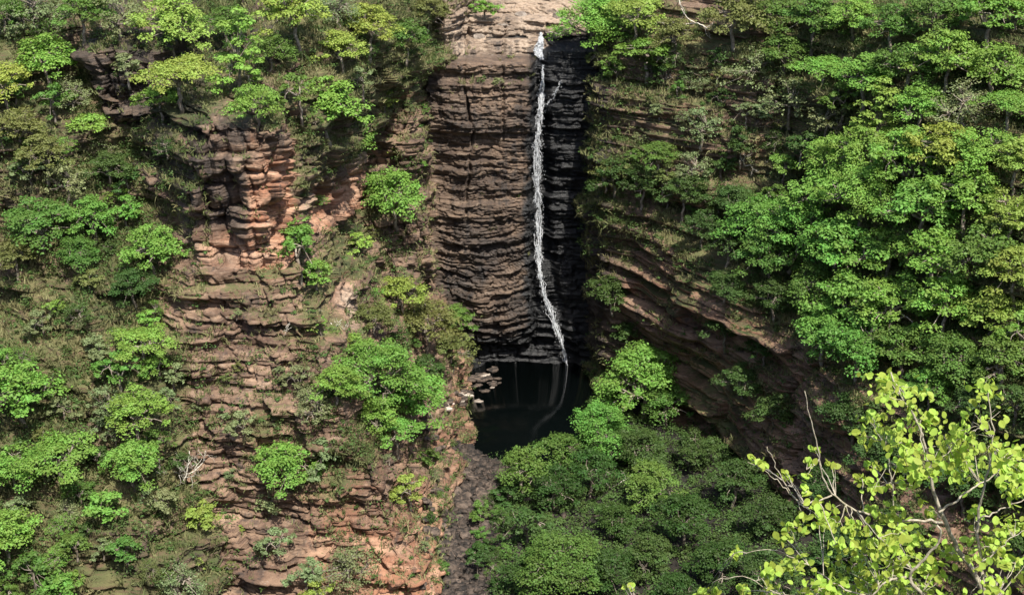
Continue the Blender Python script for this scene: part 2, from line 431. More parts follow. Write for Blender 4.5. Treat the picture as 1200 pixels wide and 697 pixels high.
XX = np.stack([np.interp(zs, zs[::4], xr_[:, c]) for c in range(NX)], 1)
ZZ = np.repeat(zs[:, None], NX, 1)
F_ = pieces(XX, ZZ); PP = np.argmin(F_, axis=0); Y0 = np.min(F_, axis=0)
eps = 0.6
gxc = (np.min(pieces(XX + eps, ZZ), axis=0) - np.min(pieces(XX - eps, ZZ), axis=0)) / (2 * eps)
hx = gxc / np.sqrt(1 + gxc ** 2); hy = -1 / np.sqrt(1 + gxc ** 2)
D_ = detail(XX, Y0, ZZ, PP) * (1 - 0.6 * sstep(-24, -20, ZZ) * np.where((PP == 4) | (PP == 5), 0.2, 1))
V = np.stack([XX - hx * D_, Y0 - hy * D_, ZZ], -1)
XX0 = XX; XX = V[..., 0]; YY = V[..., 1]
nz_, nx_ = XX.shape
n_m = fbm(XX / 5, ZZ / 3.5, 900, 4); n_s = fbm(XX / 1.5, ZZ / 1.2, 940, 3)
ramp = lambda a, b, v: sstep(a, b, v)
grass = np.select([PP == i for i in range(9)],
    [0.62 + 0 * XX,
     -0.45 + 0.8 * ramp(-28, -26.5, ZZ) + 0.6 * ramp(-25, -28, XX),
     -0.22 + 0.40 * ramp(-60, -48, ZZ) + 0.2 * ramp(-24, -27, XX),
     0.15 + 0.25 * n_m,
     -0.60 + 0.45 * ramp(-31, -29.8, ZZ) * ramp(-27, -28.5, ZZ) + 0.3 * ramp(-24.5, -22.5, ZZ) + 0 * XX,
     -1.0 + 1.0 * ramp(-24.5, -22, ZZ) + 0 * XX,
     0.30 + 0 * XX,
     0.05 + 0.7 * ramp(0, 4, ZZ - (-44 - 0.26 * (XX - 10))),
     -0.45 + 0.9 * ramp(-23.2, -22.4, ZZ)])
grass = grass + 0.9 * n_m - 1.5 * np.exp(-(((XX + 14.7) / 1.9) ** 2 + ((ZZ + 44.4) / 1.6) ** 2 + ((Y0 - 120.0) / 3.2) ** 2))
fresh = np.select([PP == i for i in range(9)],
    [0.25 * ramp(0.1, 0.4, n_m),
     0.12 + ramp(-22.4, -21.4, XX) * 0.95 * ramp(-25.5, -29, ZZ) * ramp(0.5, 0.1, n_m) * ramp(-18.2, -19.2, XX) + 0.75 * ramp(-35.5, -37.5, ZZ) * ramp(-0.1, 0.25, n_m + 0.2),
     0.15 + 0.35 * ramp(0.05, 0.3, n_m) + 0.4 * ramp(-55, -58, ZZ) * ramp(-16, -12, XX) * ramp(114, 108, YY),
     0.08 + 0.45 * ramp(0.05, 0.3, n_m),
     0.05 + 0 * XX, 0 * XX,
     0.08 + 0.45 * ramp(0.05, 0.3, n_m),
     0.28 + 0.4 * ramp(0.05, 0.3, n_m),
     0 * XX])
pale = np.where(PP == 4, ramp(-28.4, -27.9, ZZ) * (0.45 + 0.5 * ramp(-0.1, 0.2, n_s)) * ramp(-21.5, -23.5, ZZ), 0) \
     + np.where(PP == 5, ramp(-26.5, -25.5, ZZ) * 0.6 * ramp(-21.5, -23.5, ZZ), 0) \
     + np.where((PP == 2) | (PP == 3), np.exp(-(((XX + 14.7) / 1.7) ** 2 + ((ZZ + 44.4) / 1.5) ** 2 + ((Y0 - 120.0) / 3.0) ** 2)) * (1.0 + n_s), 0) \
     + np.where(PP == 1, 0.35 * ramp(0.0, 0.3, n_s) * ramp(-30, -38, ZZ), 0)
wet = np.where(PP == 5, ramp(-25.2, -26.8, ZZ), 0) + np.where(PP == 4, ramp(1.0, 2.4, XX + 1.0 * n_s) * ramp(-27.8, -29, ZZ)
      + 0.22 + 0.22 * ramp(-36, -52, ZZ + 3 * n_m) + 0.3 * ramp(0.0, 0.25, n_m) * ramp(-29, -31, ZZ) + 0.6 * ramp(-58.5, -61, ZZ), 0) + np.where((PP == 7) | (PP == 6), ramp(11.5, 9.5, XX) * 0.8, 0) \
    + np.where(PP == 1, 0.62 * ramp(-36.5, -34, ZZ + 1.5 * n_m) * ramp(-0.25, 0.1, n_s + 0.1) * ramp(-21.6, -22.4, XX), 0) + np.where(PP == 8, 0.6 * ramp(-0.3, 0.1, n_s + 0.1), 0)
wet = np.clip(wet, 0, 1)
fresh = np.clip(fresh, 0, 1); pale = np.clip(pale, 0, 1)

idx = np.arange(nz_ * nx_).reshape(nz_, nx_)
quads = np.stack([idx[:-1, :-1], idx[:-1, 1:], idx[1:, 1:], idx[1:, :-1]], -1).reshape(-1, 4)
fp = PP[:-1, :-1].ravel()
Vf = V.reshape(-1, 3)
for i, nm in enumerate(NAMES):
    q = quads[fp == i]
    if not len(q): continue
    u, inv = np.unique(q, return_inverse=True)
    o = mesh_obj(nm, Vf[u], inv, np.full(len(q), 4), M_rock)
    for an, av in (('grass', grass), ('fresh', fresh), ('pale', pale), ('wet', wet)):
        vattr(o, an, av.ravel()[u])
    tag(o, kind='structure')

# plateau behind the rim, out to the horizon
k = 60
pj = np.arange(0, nx_, 4)
rows = []
for r in range(k):
    t = r / (k - 1)
    yy = YY[-1, pj] + 2500 * t ** 2.5 + 6 * t
    zz = ZT + 25 * t ** 1.2 + 3 * t * fbm(XX[-1, pj] / 40, yy / 40, 970, 3) * 10 * min(1, 4 * t)
    rows.append(np.stack([XX[-1, pj] * (1 + 14 * t ** 2.2), yy, zz], -1))
G = np.stack(rows); a_, b_ = G.shape[:2]
ii = np.arange(a_ * b_).reshape(a_, b_)
qq = np.stack([ii[:-1, :-1], ii[:-1, 1:], ii[1:, 1:], ii[1:, :-1]], -1).reshape(-1, 4)
o = mesh_obj('plateau', G.reshape(-1, 3), qq, np.full(len(qq), 4), M_rock, smooth=True)
vattr(o, 'grass', np.full(a_ * b_, 0.9)); tag(o, kind='structure')

# gorge floor and the slope under the photographer
gx_ = np.concatenate([np.arange(-400, -40, 8.0), np.arange(-40, 45, 0.35), np.arange(45, 400, 8.0)])
gy_ = np.concatenate([np.arange(-400, -20, 10.0), np.arange(-20, 90, 1.0), np.arange(90, 158, 0.3)])
GX, GY = np.meshgrid(gx_, gy_); GZ = floor_z(GX, GY)
ii = np.arange(GX.size).reshape(GX.shape)
qq = np.stack([ii[:-1, :-1], ii[:-1, 1:], ii[1:, 1:], ii[1:, :-1]], -1).reshape(-1, 4)
o = mesh_obj('gorge_floor', np.stack([GX, GY, GZ], -1).reshape(-1, 3), qq, np.full(len(qq), 4), M_bed)
tag(o, kind='structure')

# pool : one closed sheet of water
o = mesh_obj('pool_water', [(-18, 112, -62.85), (22, 112, -62.85), (22, 157, -62.85), (-18, 157, -62.85),
      (-18, 112, -63.6), (22, 112, -63.6), (22, 157, -63.6), (-18, 157, -63.6)],
      [0, 1, 2, 3, 7, 6, 5, 4, 0, 4, 5, 1, 1, 5, 6, 2, 2, 6, 7, 3, 3, 7, 4, 0], [4] * 6, M_water)
tag(o, kind='structure')
# ------------------------------------------------------------------ vegetation building blocks
def leaves(C, N, L, W, rng):
    """diamond leaves: centres, normals, length, width -> verts (4n,3)"""
    n = len(C)
    N = N / np.linalg.norm(N, axis=1, keepdims=True)
    r = rng.normal(size=(n, 3))
    a = np.cross(N, r); a /= np.linalg.norm(a, axis=1, keepdims=True) + 1e-9
    b = np.cross(N, a)
    L = np.broadcast_to(L, (n,))[:, None]; W = np.broadcast_to(W, (n,))[:, None]
    v = np.stack([C - a * L / 2, C + b * W / 2 - a * L * 0.05 + N * L * 0.08, C + a * L / 2 - N * L * 0.06,
                  C - b * W / 2 - a * L * 0.05 + N * L * 0.08], 1)
    return v.reshape(-1, 3)

def tubes(paths, ns=5):
    """list of (points (k,3), radii (k)) -> verts, loops, sizes"""
    vs, ls, sz, off = [], [], [], 0
    ang = np.arange(ns) / ns * 2 * math.pi
    for P, rr in paths:
        P = np.asarray(P, float); rr = np.asarray(rr, float)
        T = np.gradient(P, axis=0); T /= np.linalg.norm(T, axis=1, keepdims=True) + 1e-9
        ref = np.array([0.9, 0.3, 0.1]) if abs(T[0][0]) < 0.8 else np.array([0.0, 1, 0.2])
        A = np.cross(T, ref); A /= np.linalg.norm(A, axis=1, keepdims=True) + 1e-9
        B = np.cross(T, A)
        ring = P[:, None, :] + rr[:, None, None] * (np.cos(ang)[None, :, None] * A[:, None, :] + np.sin(ang)[None, :, None] * B[:, None, :])
        k = len(P); vs.append(ring.reshape(-1, 3))
        i = np.arange(k - 1)[:, None] * ns + np.arange(ns)[None, :]
        j = np.arange(k - 1)[:, None] * ns + (np.arange(ns)[None, :] + 1) % ns
        ls.append((np.stack([i, j, j + ns, i + ns], -1).reshape(-1, 4) + off).ravel()); sz += [4] * ((k - 1) * ns)
        ls.append(np.arange(ns)[::-1] + off); ls.append(np.arange(ns) + (k - 1) * ns + off); sz += [ns, ns]
        off += k * ns
    return np.concatenate(vs), np.concatenate(ls), sz

def wob_path(a, b, k, amp, rng, sag=0.0):
    t = np.linspace(0, 1, k)[:, None]
    p = np.asarray(a)[None] * (1 - t) + np.asarray(b)[None] * t
    n = rng.normal(size=(k, 3)) * amp; n[0] = 0; n[-1] = 0
    return p + n + np.array([0, 0, 1])[None] * sag * (t * (1 - t)) * 4

PROTO = {}
def make_proto(key, r, hr, trunk_h, nclump, nleaf, leafL, seed, flat=0.35, trunk_r=None, rc=None, droop=0.0, low=0.5):
    rng = np.random.default_rng(seed)
    rc = (rc or r * 0.30) * 0.78; nclump = int(nclump * 1.45); nleaf = int(nleaf * 0.55)
    lobes = 0.72 + 0.28 * np.cos(np.arange(64) / 64 * 2 * math.pi * rng.integers(2, 5) + rng.uniform(0, 6)) * rng.uniform(0.5, 1)
    cents = []
    for i in range(nclump):
        th = rng.uniform(0, 2 * math.pi); rad = math.sqrt(rng.uniform(0.0, 1.0))
        R_ = r * lobes[int(th / (2 * math.pi) * 64) % 64] * 1.15
        z = hr * (1 - rad ** 2) - hr * low * rng.uniform(0, 1) ** 1.3 * (1.3 - 0.4 * rad)
        cents.append([rad * R_ * math.cos(th), rad * R_ * math.sin(th), z])
    cents = np.array(cents)
    per = rng.integers(int(nleaf * 0.5), int(nleaf * 1.5), nclump)
    rcs = rc * rng.uniform(0.35, 1.35, nclump)
    own = np.repeat(np.arange(nclump), per); n = len(own)
    d = rng.normal(size=(n, 3)); d[:, 2] = np.abs(d[:, 2]) * 0.9 - 0.25
    d /= np.linalg.norm(d, axis=1, keepdims=True)
    rad = rng.uniform(0.25, 1.0, n) ** 0.6
    sc = np.stack([rcs[own], rcs[own], rcs[own] * flat], 1)
    C = cents[own] + d * sc * rad[:, None]
    # break each clump into sprays
    C += 0.20 * rc * rng.normal(size=(n, 3)) * np.array([1, 1, 0.5])
    C[:, 2] -= droop * (np.hypot(C[:, 0], C[:, 1]) / r) ** 2
    N = np.array([0, 0, 1.0]) + 0.7 * d + 0.42 * rng.normal(size=(n, 3))
    L = leafL * rng.uniform(0.6, 1.35, n)
    C[:, 2] += trunk_h
    v = leaves(C, N, L, L * rng.uniform(0.5, 0.75, n), rng)
    # a minority of loose leaves outside the clumps keeps the edge ragged
    tv = np.repeat(np.clip(0.5 + 0.5 * rng.normal(size=nclump) * 0.5, 0, 1)[own] * 0.6 + rng.uniform(0, 0.4, n), 4)
    # trunk and limbs
    tr = trunk_r or 0.045 * r + 0.03
    base = np.array([0, 0, -0.8]); fork = np.array([rng.normal() * 0.08 * r, rng.normal() * 0.08 * r, trunk_h * 0.62])
    paths = [(wob_path(base, fork, 6, 0.03 * r, rng), np.linspace(tr * 1.25, tr * 0.8, 6))]
    nm = max(3, nclump // 9)
    tops = cents[rng.choice(nclump, nm, replace=False)] * 0.55 + np.array([0, 0, trunk_h - 0.1 * hr]) + 0
    for t_ in tops:
        paths.append((wob_path(fork, t_, 6, 0.035 * r, rng, 0.05 * r), np.linspace(tr * 0.72, tr * 0.38, 6)))
    for c in cents:
        c2 = c + np.array([0, 0, trunk_h - 0.12 * rc])
        s_ = tops[np.argmin(np.linalg.norm(tops - c2, axis=1))]
        paths.append((wob_path(s_, c2, 5, 0.03 * r, rng), np.linspace(tr * 0.36, tr * 0.10, 5)))
    tm = tubes(paths, 5)
    cm = mesh_obj('crown', v, np.arange(len(v)), np.full(len(v) // 4, 4), M_leaf)
    vattr(cm, 'lv', tv)
    tk = mesh_obj('trunk', *tm, M_bark, smooth=True)
    md, td = cm.data, tk.data
    bpy.data.objects.remove(cm); bpy.data.objects.remove(tk)
    PROTO[key] = dict(crown=md, trunk=td, r=r, hc=trunk_h + 0.25 * hr)

for i in range(3):
    make_proto(f'S{i}', 1.5, 1.15, 1.0 + 0.3 * i, 16, 110, 0.20, 40 + i, 0.45, low=0.8)
for i in range(4):
    make_proto(f'M{i}', 2.9, 1.9, 2.5 + 0.3 * i, 44, 140, 0.225, 60 + i, 0.42, low=0.7)
for i in range(3):
    make_proto(f'L{i}', 4.6, 3.0, 4.0 + 0.4 * i, 92, 165, 0.24, 80 + i, 0.40, rc=1.25, low=0.8)
make_proto('F0', 2.2, 0.7, 2.6, 22, 130, 0.21, 90, 0.28, low=0.4)            # flat-topped
make_proto('F1', 3.4, 1.0, 3.2, 36, 150, 0.225, 91, 0.26, low=0.4)
make_proto('T0', 1.8, 3.2, 2.2, 32, 130, 0.22, 92, 0.45, low=0.9)            # tall and narrow
make_proto('G0', 2.2, 1.6, 1.6, 28, 55, 0.21, 93, 0.45, low=0.8)            # thin grey-green
make_proto('G1', 3.2, 2.4, 2.0, 44, 62, 0.22, 94, 0.45, low=0.8)

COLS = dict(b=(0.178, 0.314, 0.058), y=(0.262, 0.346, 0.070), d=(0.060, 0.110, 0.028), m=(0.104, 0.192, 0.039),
            g=(0.190, 0.235, 0.105), o=(0.150, 0.175, 0.055), c=(0.142, 0.285, 0.054), n=(0.048, 0.098, 0.021))  # d and n are darker greens with shade put into the leaf colour
TREES_N = 0
def plant(px, py, rpx, colr, label, proto=None, group=None, name='tree', tilt=None, cat=None):
    """stand a tree on the ground seen at this place of the photo, with a crown of that radius"""
    global TREES_N
    TREES_N += 1
    rng = random.Random(TREES_N * 31 + 5)
    rpx = rpx * ((1.18 if colr in 'cm' else 1.06) if group == GB else 1.22 if rpx > 14 else 1.1)
    P = hit(px, py); t = np.linalg.norm(P)
    r = rpx * t / FPX
    if proto is None:
        fam = 'S' if r < 2.1 else ('M' if r < 3.9 else 'L')
        if colr == 'g' and r < 3.6: fam = 'G'
        proto = fam + str(TREES_N % {'S': 3, 'M': 4, 'L': 3, 'G': 2}[fam])
    p = PROTO[proto]; s = r / p['r']
    B = hit(px, py + p['hc'] * s / t * FPX * 0.80)
    s = rpx * np.linalg.norm(B) / FPX / p['r']
    e = empty(name, B)
    e.scale = (s, s, s * rng.uniform(0.92, 1.1))
    tl = tilt if tilt is not None else rng.uniform(0.04, 0.22)
    e.rotation_euler = (tl, rng.uniform(-0.10, 0.10), 0)
    e.rotation_mode = 'XYZ'
    M = Matrix.Rotation(tl, 4, 'X') @ Matrix.Rotation(rng.uniform(-0.1, 0.1), 4, 'Y') @ Matrix.Rotation(rng.uniform(0, 6.28), 4, 'Z')
    e.rotation_euler = M.to_euler()
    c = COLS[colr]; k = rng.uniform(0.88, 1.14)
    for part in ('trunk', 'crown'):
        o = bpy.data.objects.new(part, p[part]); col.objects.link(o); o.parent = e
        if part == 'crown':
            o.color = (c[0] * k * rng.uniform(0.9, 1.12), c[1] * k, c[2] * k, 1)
    tag(e, label, cat or ('shrub' if name == 'shrub' else 'tree'), group)
    return e

GL, GR, GB, GM = ('trees on the left hillside', 'trees on the right hillside', 'trees in the bottom of the gorge',
                  'trees between the buttress and the waterfall')
# px, py, crown radius in photo pixels, colour, label, (proto), (name)
T_LEFT = [
 (205, 27, 36, 'y', 'bright yellow-green round tree at the top, above the flat bright crown'),
 (213, 88, 38, 'y', 'low flat bright yellow-green crown just above the buttress ledge', 'F1'),
 (190, 116, 24, 'b', 'small flat-topped tree with a pale bare trunk left of the grassy ledge', 'F0'),
 (281, 62, 26, 'b', 'tall narrow green tree standing behind the top of the buttress', 'T0'),
 (268, 28, 24, 'm', 'mid green tree behind the tall narrow one at the top edge'),
 (303, 122, 26, 'b', 'bright green tree hanging over the top of the red-faced buttress'),
 (352, 20, 34, 'y', 'large pale yellow-green crown at the top edge over brown ledges'),
 (318, 60, 22, 'm', 'small green tree between the tall narrow tree and the brown ledges'),
 (384, 118, 40, 'b', 'broad bright green tree leaning down right behind the buttress'),
 (412, 155, 28, 'b', 'lowest bright green crown of the clump right behind the buttress'),
 (352, 108, 22, 'm', 'darker green crown tucked left of the broad bright clump'),
 (60, 68, 34, 'b', 'bright green tree on the upper left slope below dark rock'),
 (48, 12, 34, 'g', 'pale grey-green tree in the top left corner'),
 (8, 16, 22, 'm', 'green tree cut by the photo\'s top left corner'),
 (100, 14, 28, 'm', 'mid green tree on the top edge above the dark overhang'),
 (140, 22, 28, 'g', 'thin grey-green tree beside the dark blocky outcrop'),
 (105, 148, 24, 'b', 'small bright tree with spread layers left of the dark outcrop', 'F0'),
 (12, 98, 26, 'y', 'yellowish tree at the left edge under the dark red rock'),
 (85, 108, 24, 'g', 'grey-green tree below the bright tree of the upper left slope'),
 (68, 122, 20, 'm', 'small green crown squeezed between two pale trees on the upper left'),
 (150, 78, 16, 'g', 'tiny pale tree clinging to the dark outcrop face', 'S1', 'shrub'),
 (22, 150, 26, 'o', 'olive tree near the left edge below the yellowish one'),
 (55, 180, 26, 'o', 'olive crown on the left slope amid hanging grass'),
 (80, 212, 22, 'g', 'sparse pale tree with thin leaning stem in mid left slope'),
 (128, 195, 22, 'd', 'dark green tree in the shaded gully left of the buttress'),
 (54, 258, 34, 'm', 'rounded green tree in the middle of the left slope'),
 (112, 258, 26, 'c', 'cool green layered tree with a thin white trunk'),
 (92, 292, 24, 'm', 'green crown just below the cool green layered tree'),
 (182, 288, 30, 'c', 'bright cool green tree against the lower left of the buttress'),
 (150, 250, 20, 'c', 'small bright tree between the layered tree and the buttress foot'),
 (160, 330, 24, 'd', 'dark shaded crown beneath the tree by the buttress foot'),
 (20, 300, 24, 'o', 'olive bushy tree on the left edge halfway down'),
 (52, 378, 16, 'g', 'tiny pale tree alone on the dark grassy slope', 'S2', 'shrub'),
 (168, 397, 30, 'b', 'bright tree with sunlit flat top left of the stepped rock', 'F1'),
 (140, 432, 22, 'c', 'cool green crown drooping under the sunlit flat-topped tree'),
 (30, 458, 40, 'b', 'large bright green dome at the left edge in the lower half'),
 (6, 420, 18, 'c', 'small bright crown above the large dome on the left edge'),
 (165, 480, 32, 'b', 'bright tree beside the stepped brown ledges in the lower left'),
 (205, 440, 16, 'g', 'small silvery shrub on the left border of the stepped rock', 'S0', 'shrub'),
 (125, 470, 20, 'g', 'pinkish grey-green thin tree left of the bright one by the ledges'),
 (75, 530, 38, 'b', 'wide bright layered tree above the olive grass at lower left', 'F1'),
 (18, 545, 28, 'b', 'green crown between the wide layered tree and the left edge'),
 (160, 540, 28, 'b', 'pale leafy tree left of the bare white branches'),
 (185, 520, 18, 'm', 'green crown directly above the bare white branches'),
 (125, 590, 24, 'c', 'cool green low tree over the grassy hollow'),
 (95, 575, 18, 'm', 'small dark crown in the grassy hollow'),
 (12, 620, 34, 'b', 'bright green tree low on the left edge of the photo'),
 (40, 672, 24, 'm', 'mid green tree on the bottom edge near the left corner'),
 (78, 680, 22, 'c', 'cool green tree on the bottom edge right of the corner'),
 (8, 690, 20, 'm', 'crown filling the bottom left corner'),
 (215, 680, 28, 'g', 'pale tree at the bottom edge under the stepped ledges'),
 (188, 585, 16, 'g', 'small grey shrub below the bare white branches', 'S1', 'shrub'),
 (150, 640, 20, 'm', 'green bush at the bottom of the grassy hollow', 'S0', 'shrub'),
]
T_MID = [
 (243, 597, 20, 'y', 'yellow-green shrub low on the stepped brown ledges', 'S1', 'shrub'),
 (285, 496, 16, 'g', 'small lone pale shrub in the middle of the stepped ledges', 'S2', 'shrub'),
 (272, 556, 10, 'g', 'tiny shrub under the lone pale one on the ledges', 'S0', 'shrub'),
 (338, 540, 32, 'b', 'bright dense bush leaning out over the red ledges', 'M1'),
 (378, 532, 22, 'g', 'pale bush touching the right side of the bright dense bush', 'S0'),
 (320, 584, 18, 'g', 'small pale bush under the bright dense bush', 'S1', 'shrub'),
 (325, 636, 18, 'g', 'thin pale shrub on the red rock near the bottom', 'S2', 'shrub'),
 (405, 662, 30, 'g', 'grey-green bush spreading on orange rock at the bottom edge', 'G1', 'shrub'),
 (360, 668, 18, 'g', 'small grey shrub left of the spreading one on orange rock', 'S0', 'shrub'),
 (372, 694, 20, 'y', 'yellowish shrub cut by the bottom edge on the rock', 'S2', 'shrub'),
 (440, 432, 46, 'c', 'largest bright cool green crown right of the stepped ledges', 'L0'),
 (484, 462, 36, 'c', 'bright crown reaching over the dark pool\'s left bank', 'M3'),
 (418, 408, 22, 'b', 'bright crown under the bare pale orange rock patch'),
 (395, 450, 26, 'b', 'green crown on the left flank of the largest bright one'),
 (445, 480, 24, 'b', 'green crown beneath the largest bright one'),
 (368, 470, 24, 'g', 'pale dusty tree between the stepped ledges and the bright crowns'),
 (352, 440, 16, 'g', 'small dusty shrub just left of the bright crowns', 'S2', 'shrub'),
 (468, 506, 24, 'c', 'small bright tree with visible thin trunk by the pool bank', 'F0'),
 (500, 532, 14, 'm', 'little bush on the boulders at the pool\'s left bank', 'S1', 'shrub'),
 (480, 570, 20, 'y', 'yellow-green bush where rock meets the stony streambed', 'S2', 'shrub'),
 (500, 372, 34, 'o', 'olive branching tree with pale curved trunk before the slab'),
 (535, 372, 20, 'm', 'green crown against the foot of the layered slab'),
 (530, 405, 24, 'o', 'olive crown hanging above the pool\'s upper left bank'),
 (470, 345, 26, 'y', 'yellow-olive tree below the grassy ledge'),
 (440, 372, 22, 'o', 'olive tree right of the pale orange rock patch'),
 (500, 430, 20, 'd', 'dark crown right behind the bright crown over the bank'),
 (345, 262, 20, 'c', 'cool green bush in the cleft right of the red face', 'S1', 'shrub'),
 (352, 292, 24, 'c', 'green bush lower in the cleft right of the red face', 'S2', 'shrub'),
 (372, 318, 22, 'b', 'bright bush at the bottom of the cleft by the red face', 'S0', 'shrub'),
 (362, 380, 14, 'y', 'small yellowish bush left of the pale orange rock patch', 'S1', 'shrub'),
 (420, 285, 16, 'y', 'yellow bush on the grassy ramp below the leafy ledge shrub', 'S0', 'shrub'),
 (464, 226, 34, 'c', 'dense vivid green shrub on the ledge left of the slab', 'M0', 'shrub'),
 (436, 214, 16, 'b', 'small shrub at the left end of the vivid green one', 'S0', 'shrub'),
 (432, 30, 30, 'y', 'pale yellow-green tree at the top above terraced cliff'),
 (476, 46, 24, 'm', 'green tree on the rim left of the pale rock slabs'),
 (400, 58, 26, 'y', 'yellow-green tree on terraces left of the pale one above'),
 (452, 118, 14, 'y', 'yellow shrub on a high terrace of the cliff', 'S0', 'shrub'),
 (425, 92, 16, 'g', 'grey shrub on the terraced cliff below the rim trees', 'S2', 'shrub'),
 (500, 14, 22, 'o', 'olive tree at the top edge left of the rock slabs'),
 (398, 8, 24, 'g', 'pale tree at the top edge between two yellow-green ones'),
 (570, 9, 17, 'b', 'bright bush on the top edge above the pale slabs', 'S0', 'shrub'),
 (585, 96, 7, 'g', 'tiny sprig on the slab\'s top ledge', 'S1', 'shrub'),
 (498, 128, 8, 'm', 'tiny bush in the crack left of the slab', 'S2', 'shrub'),
]
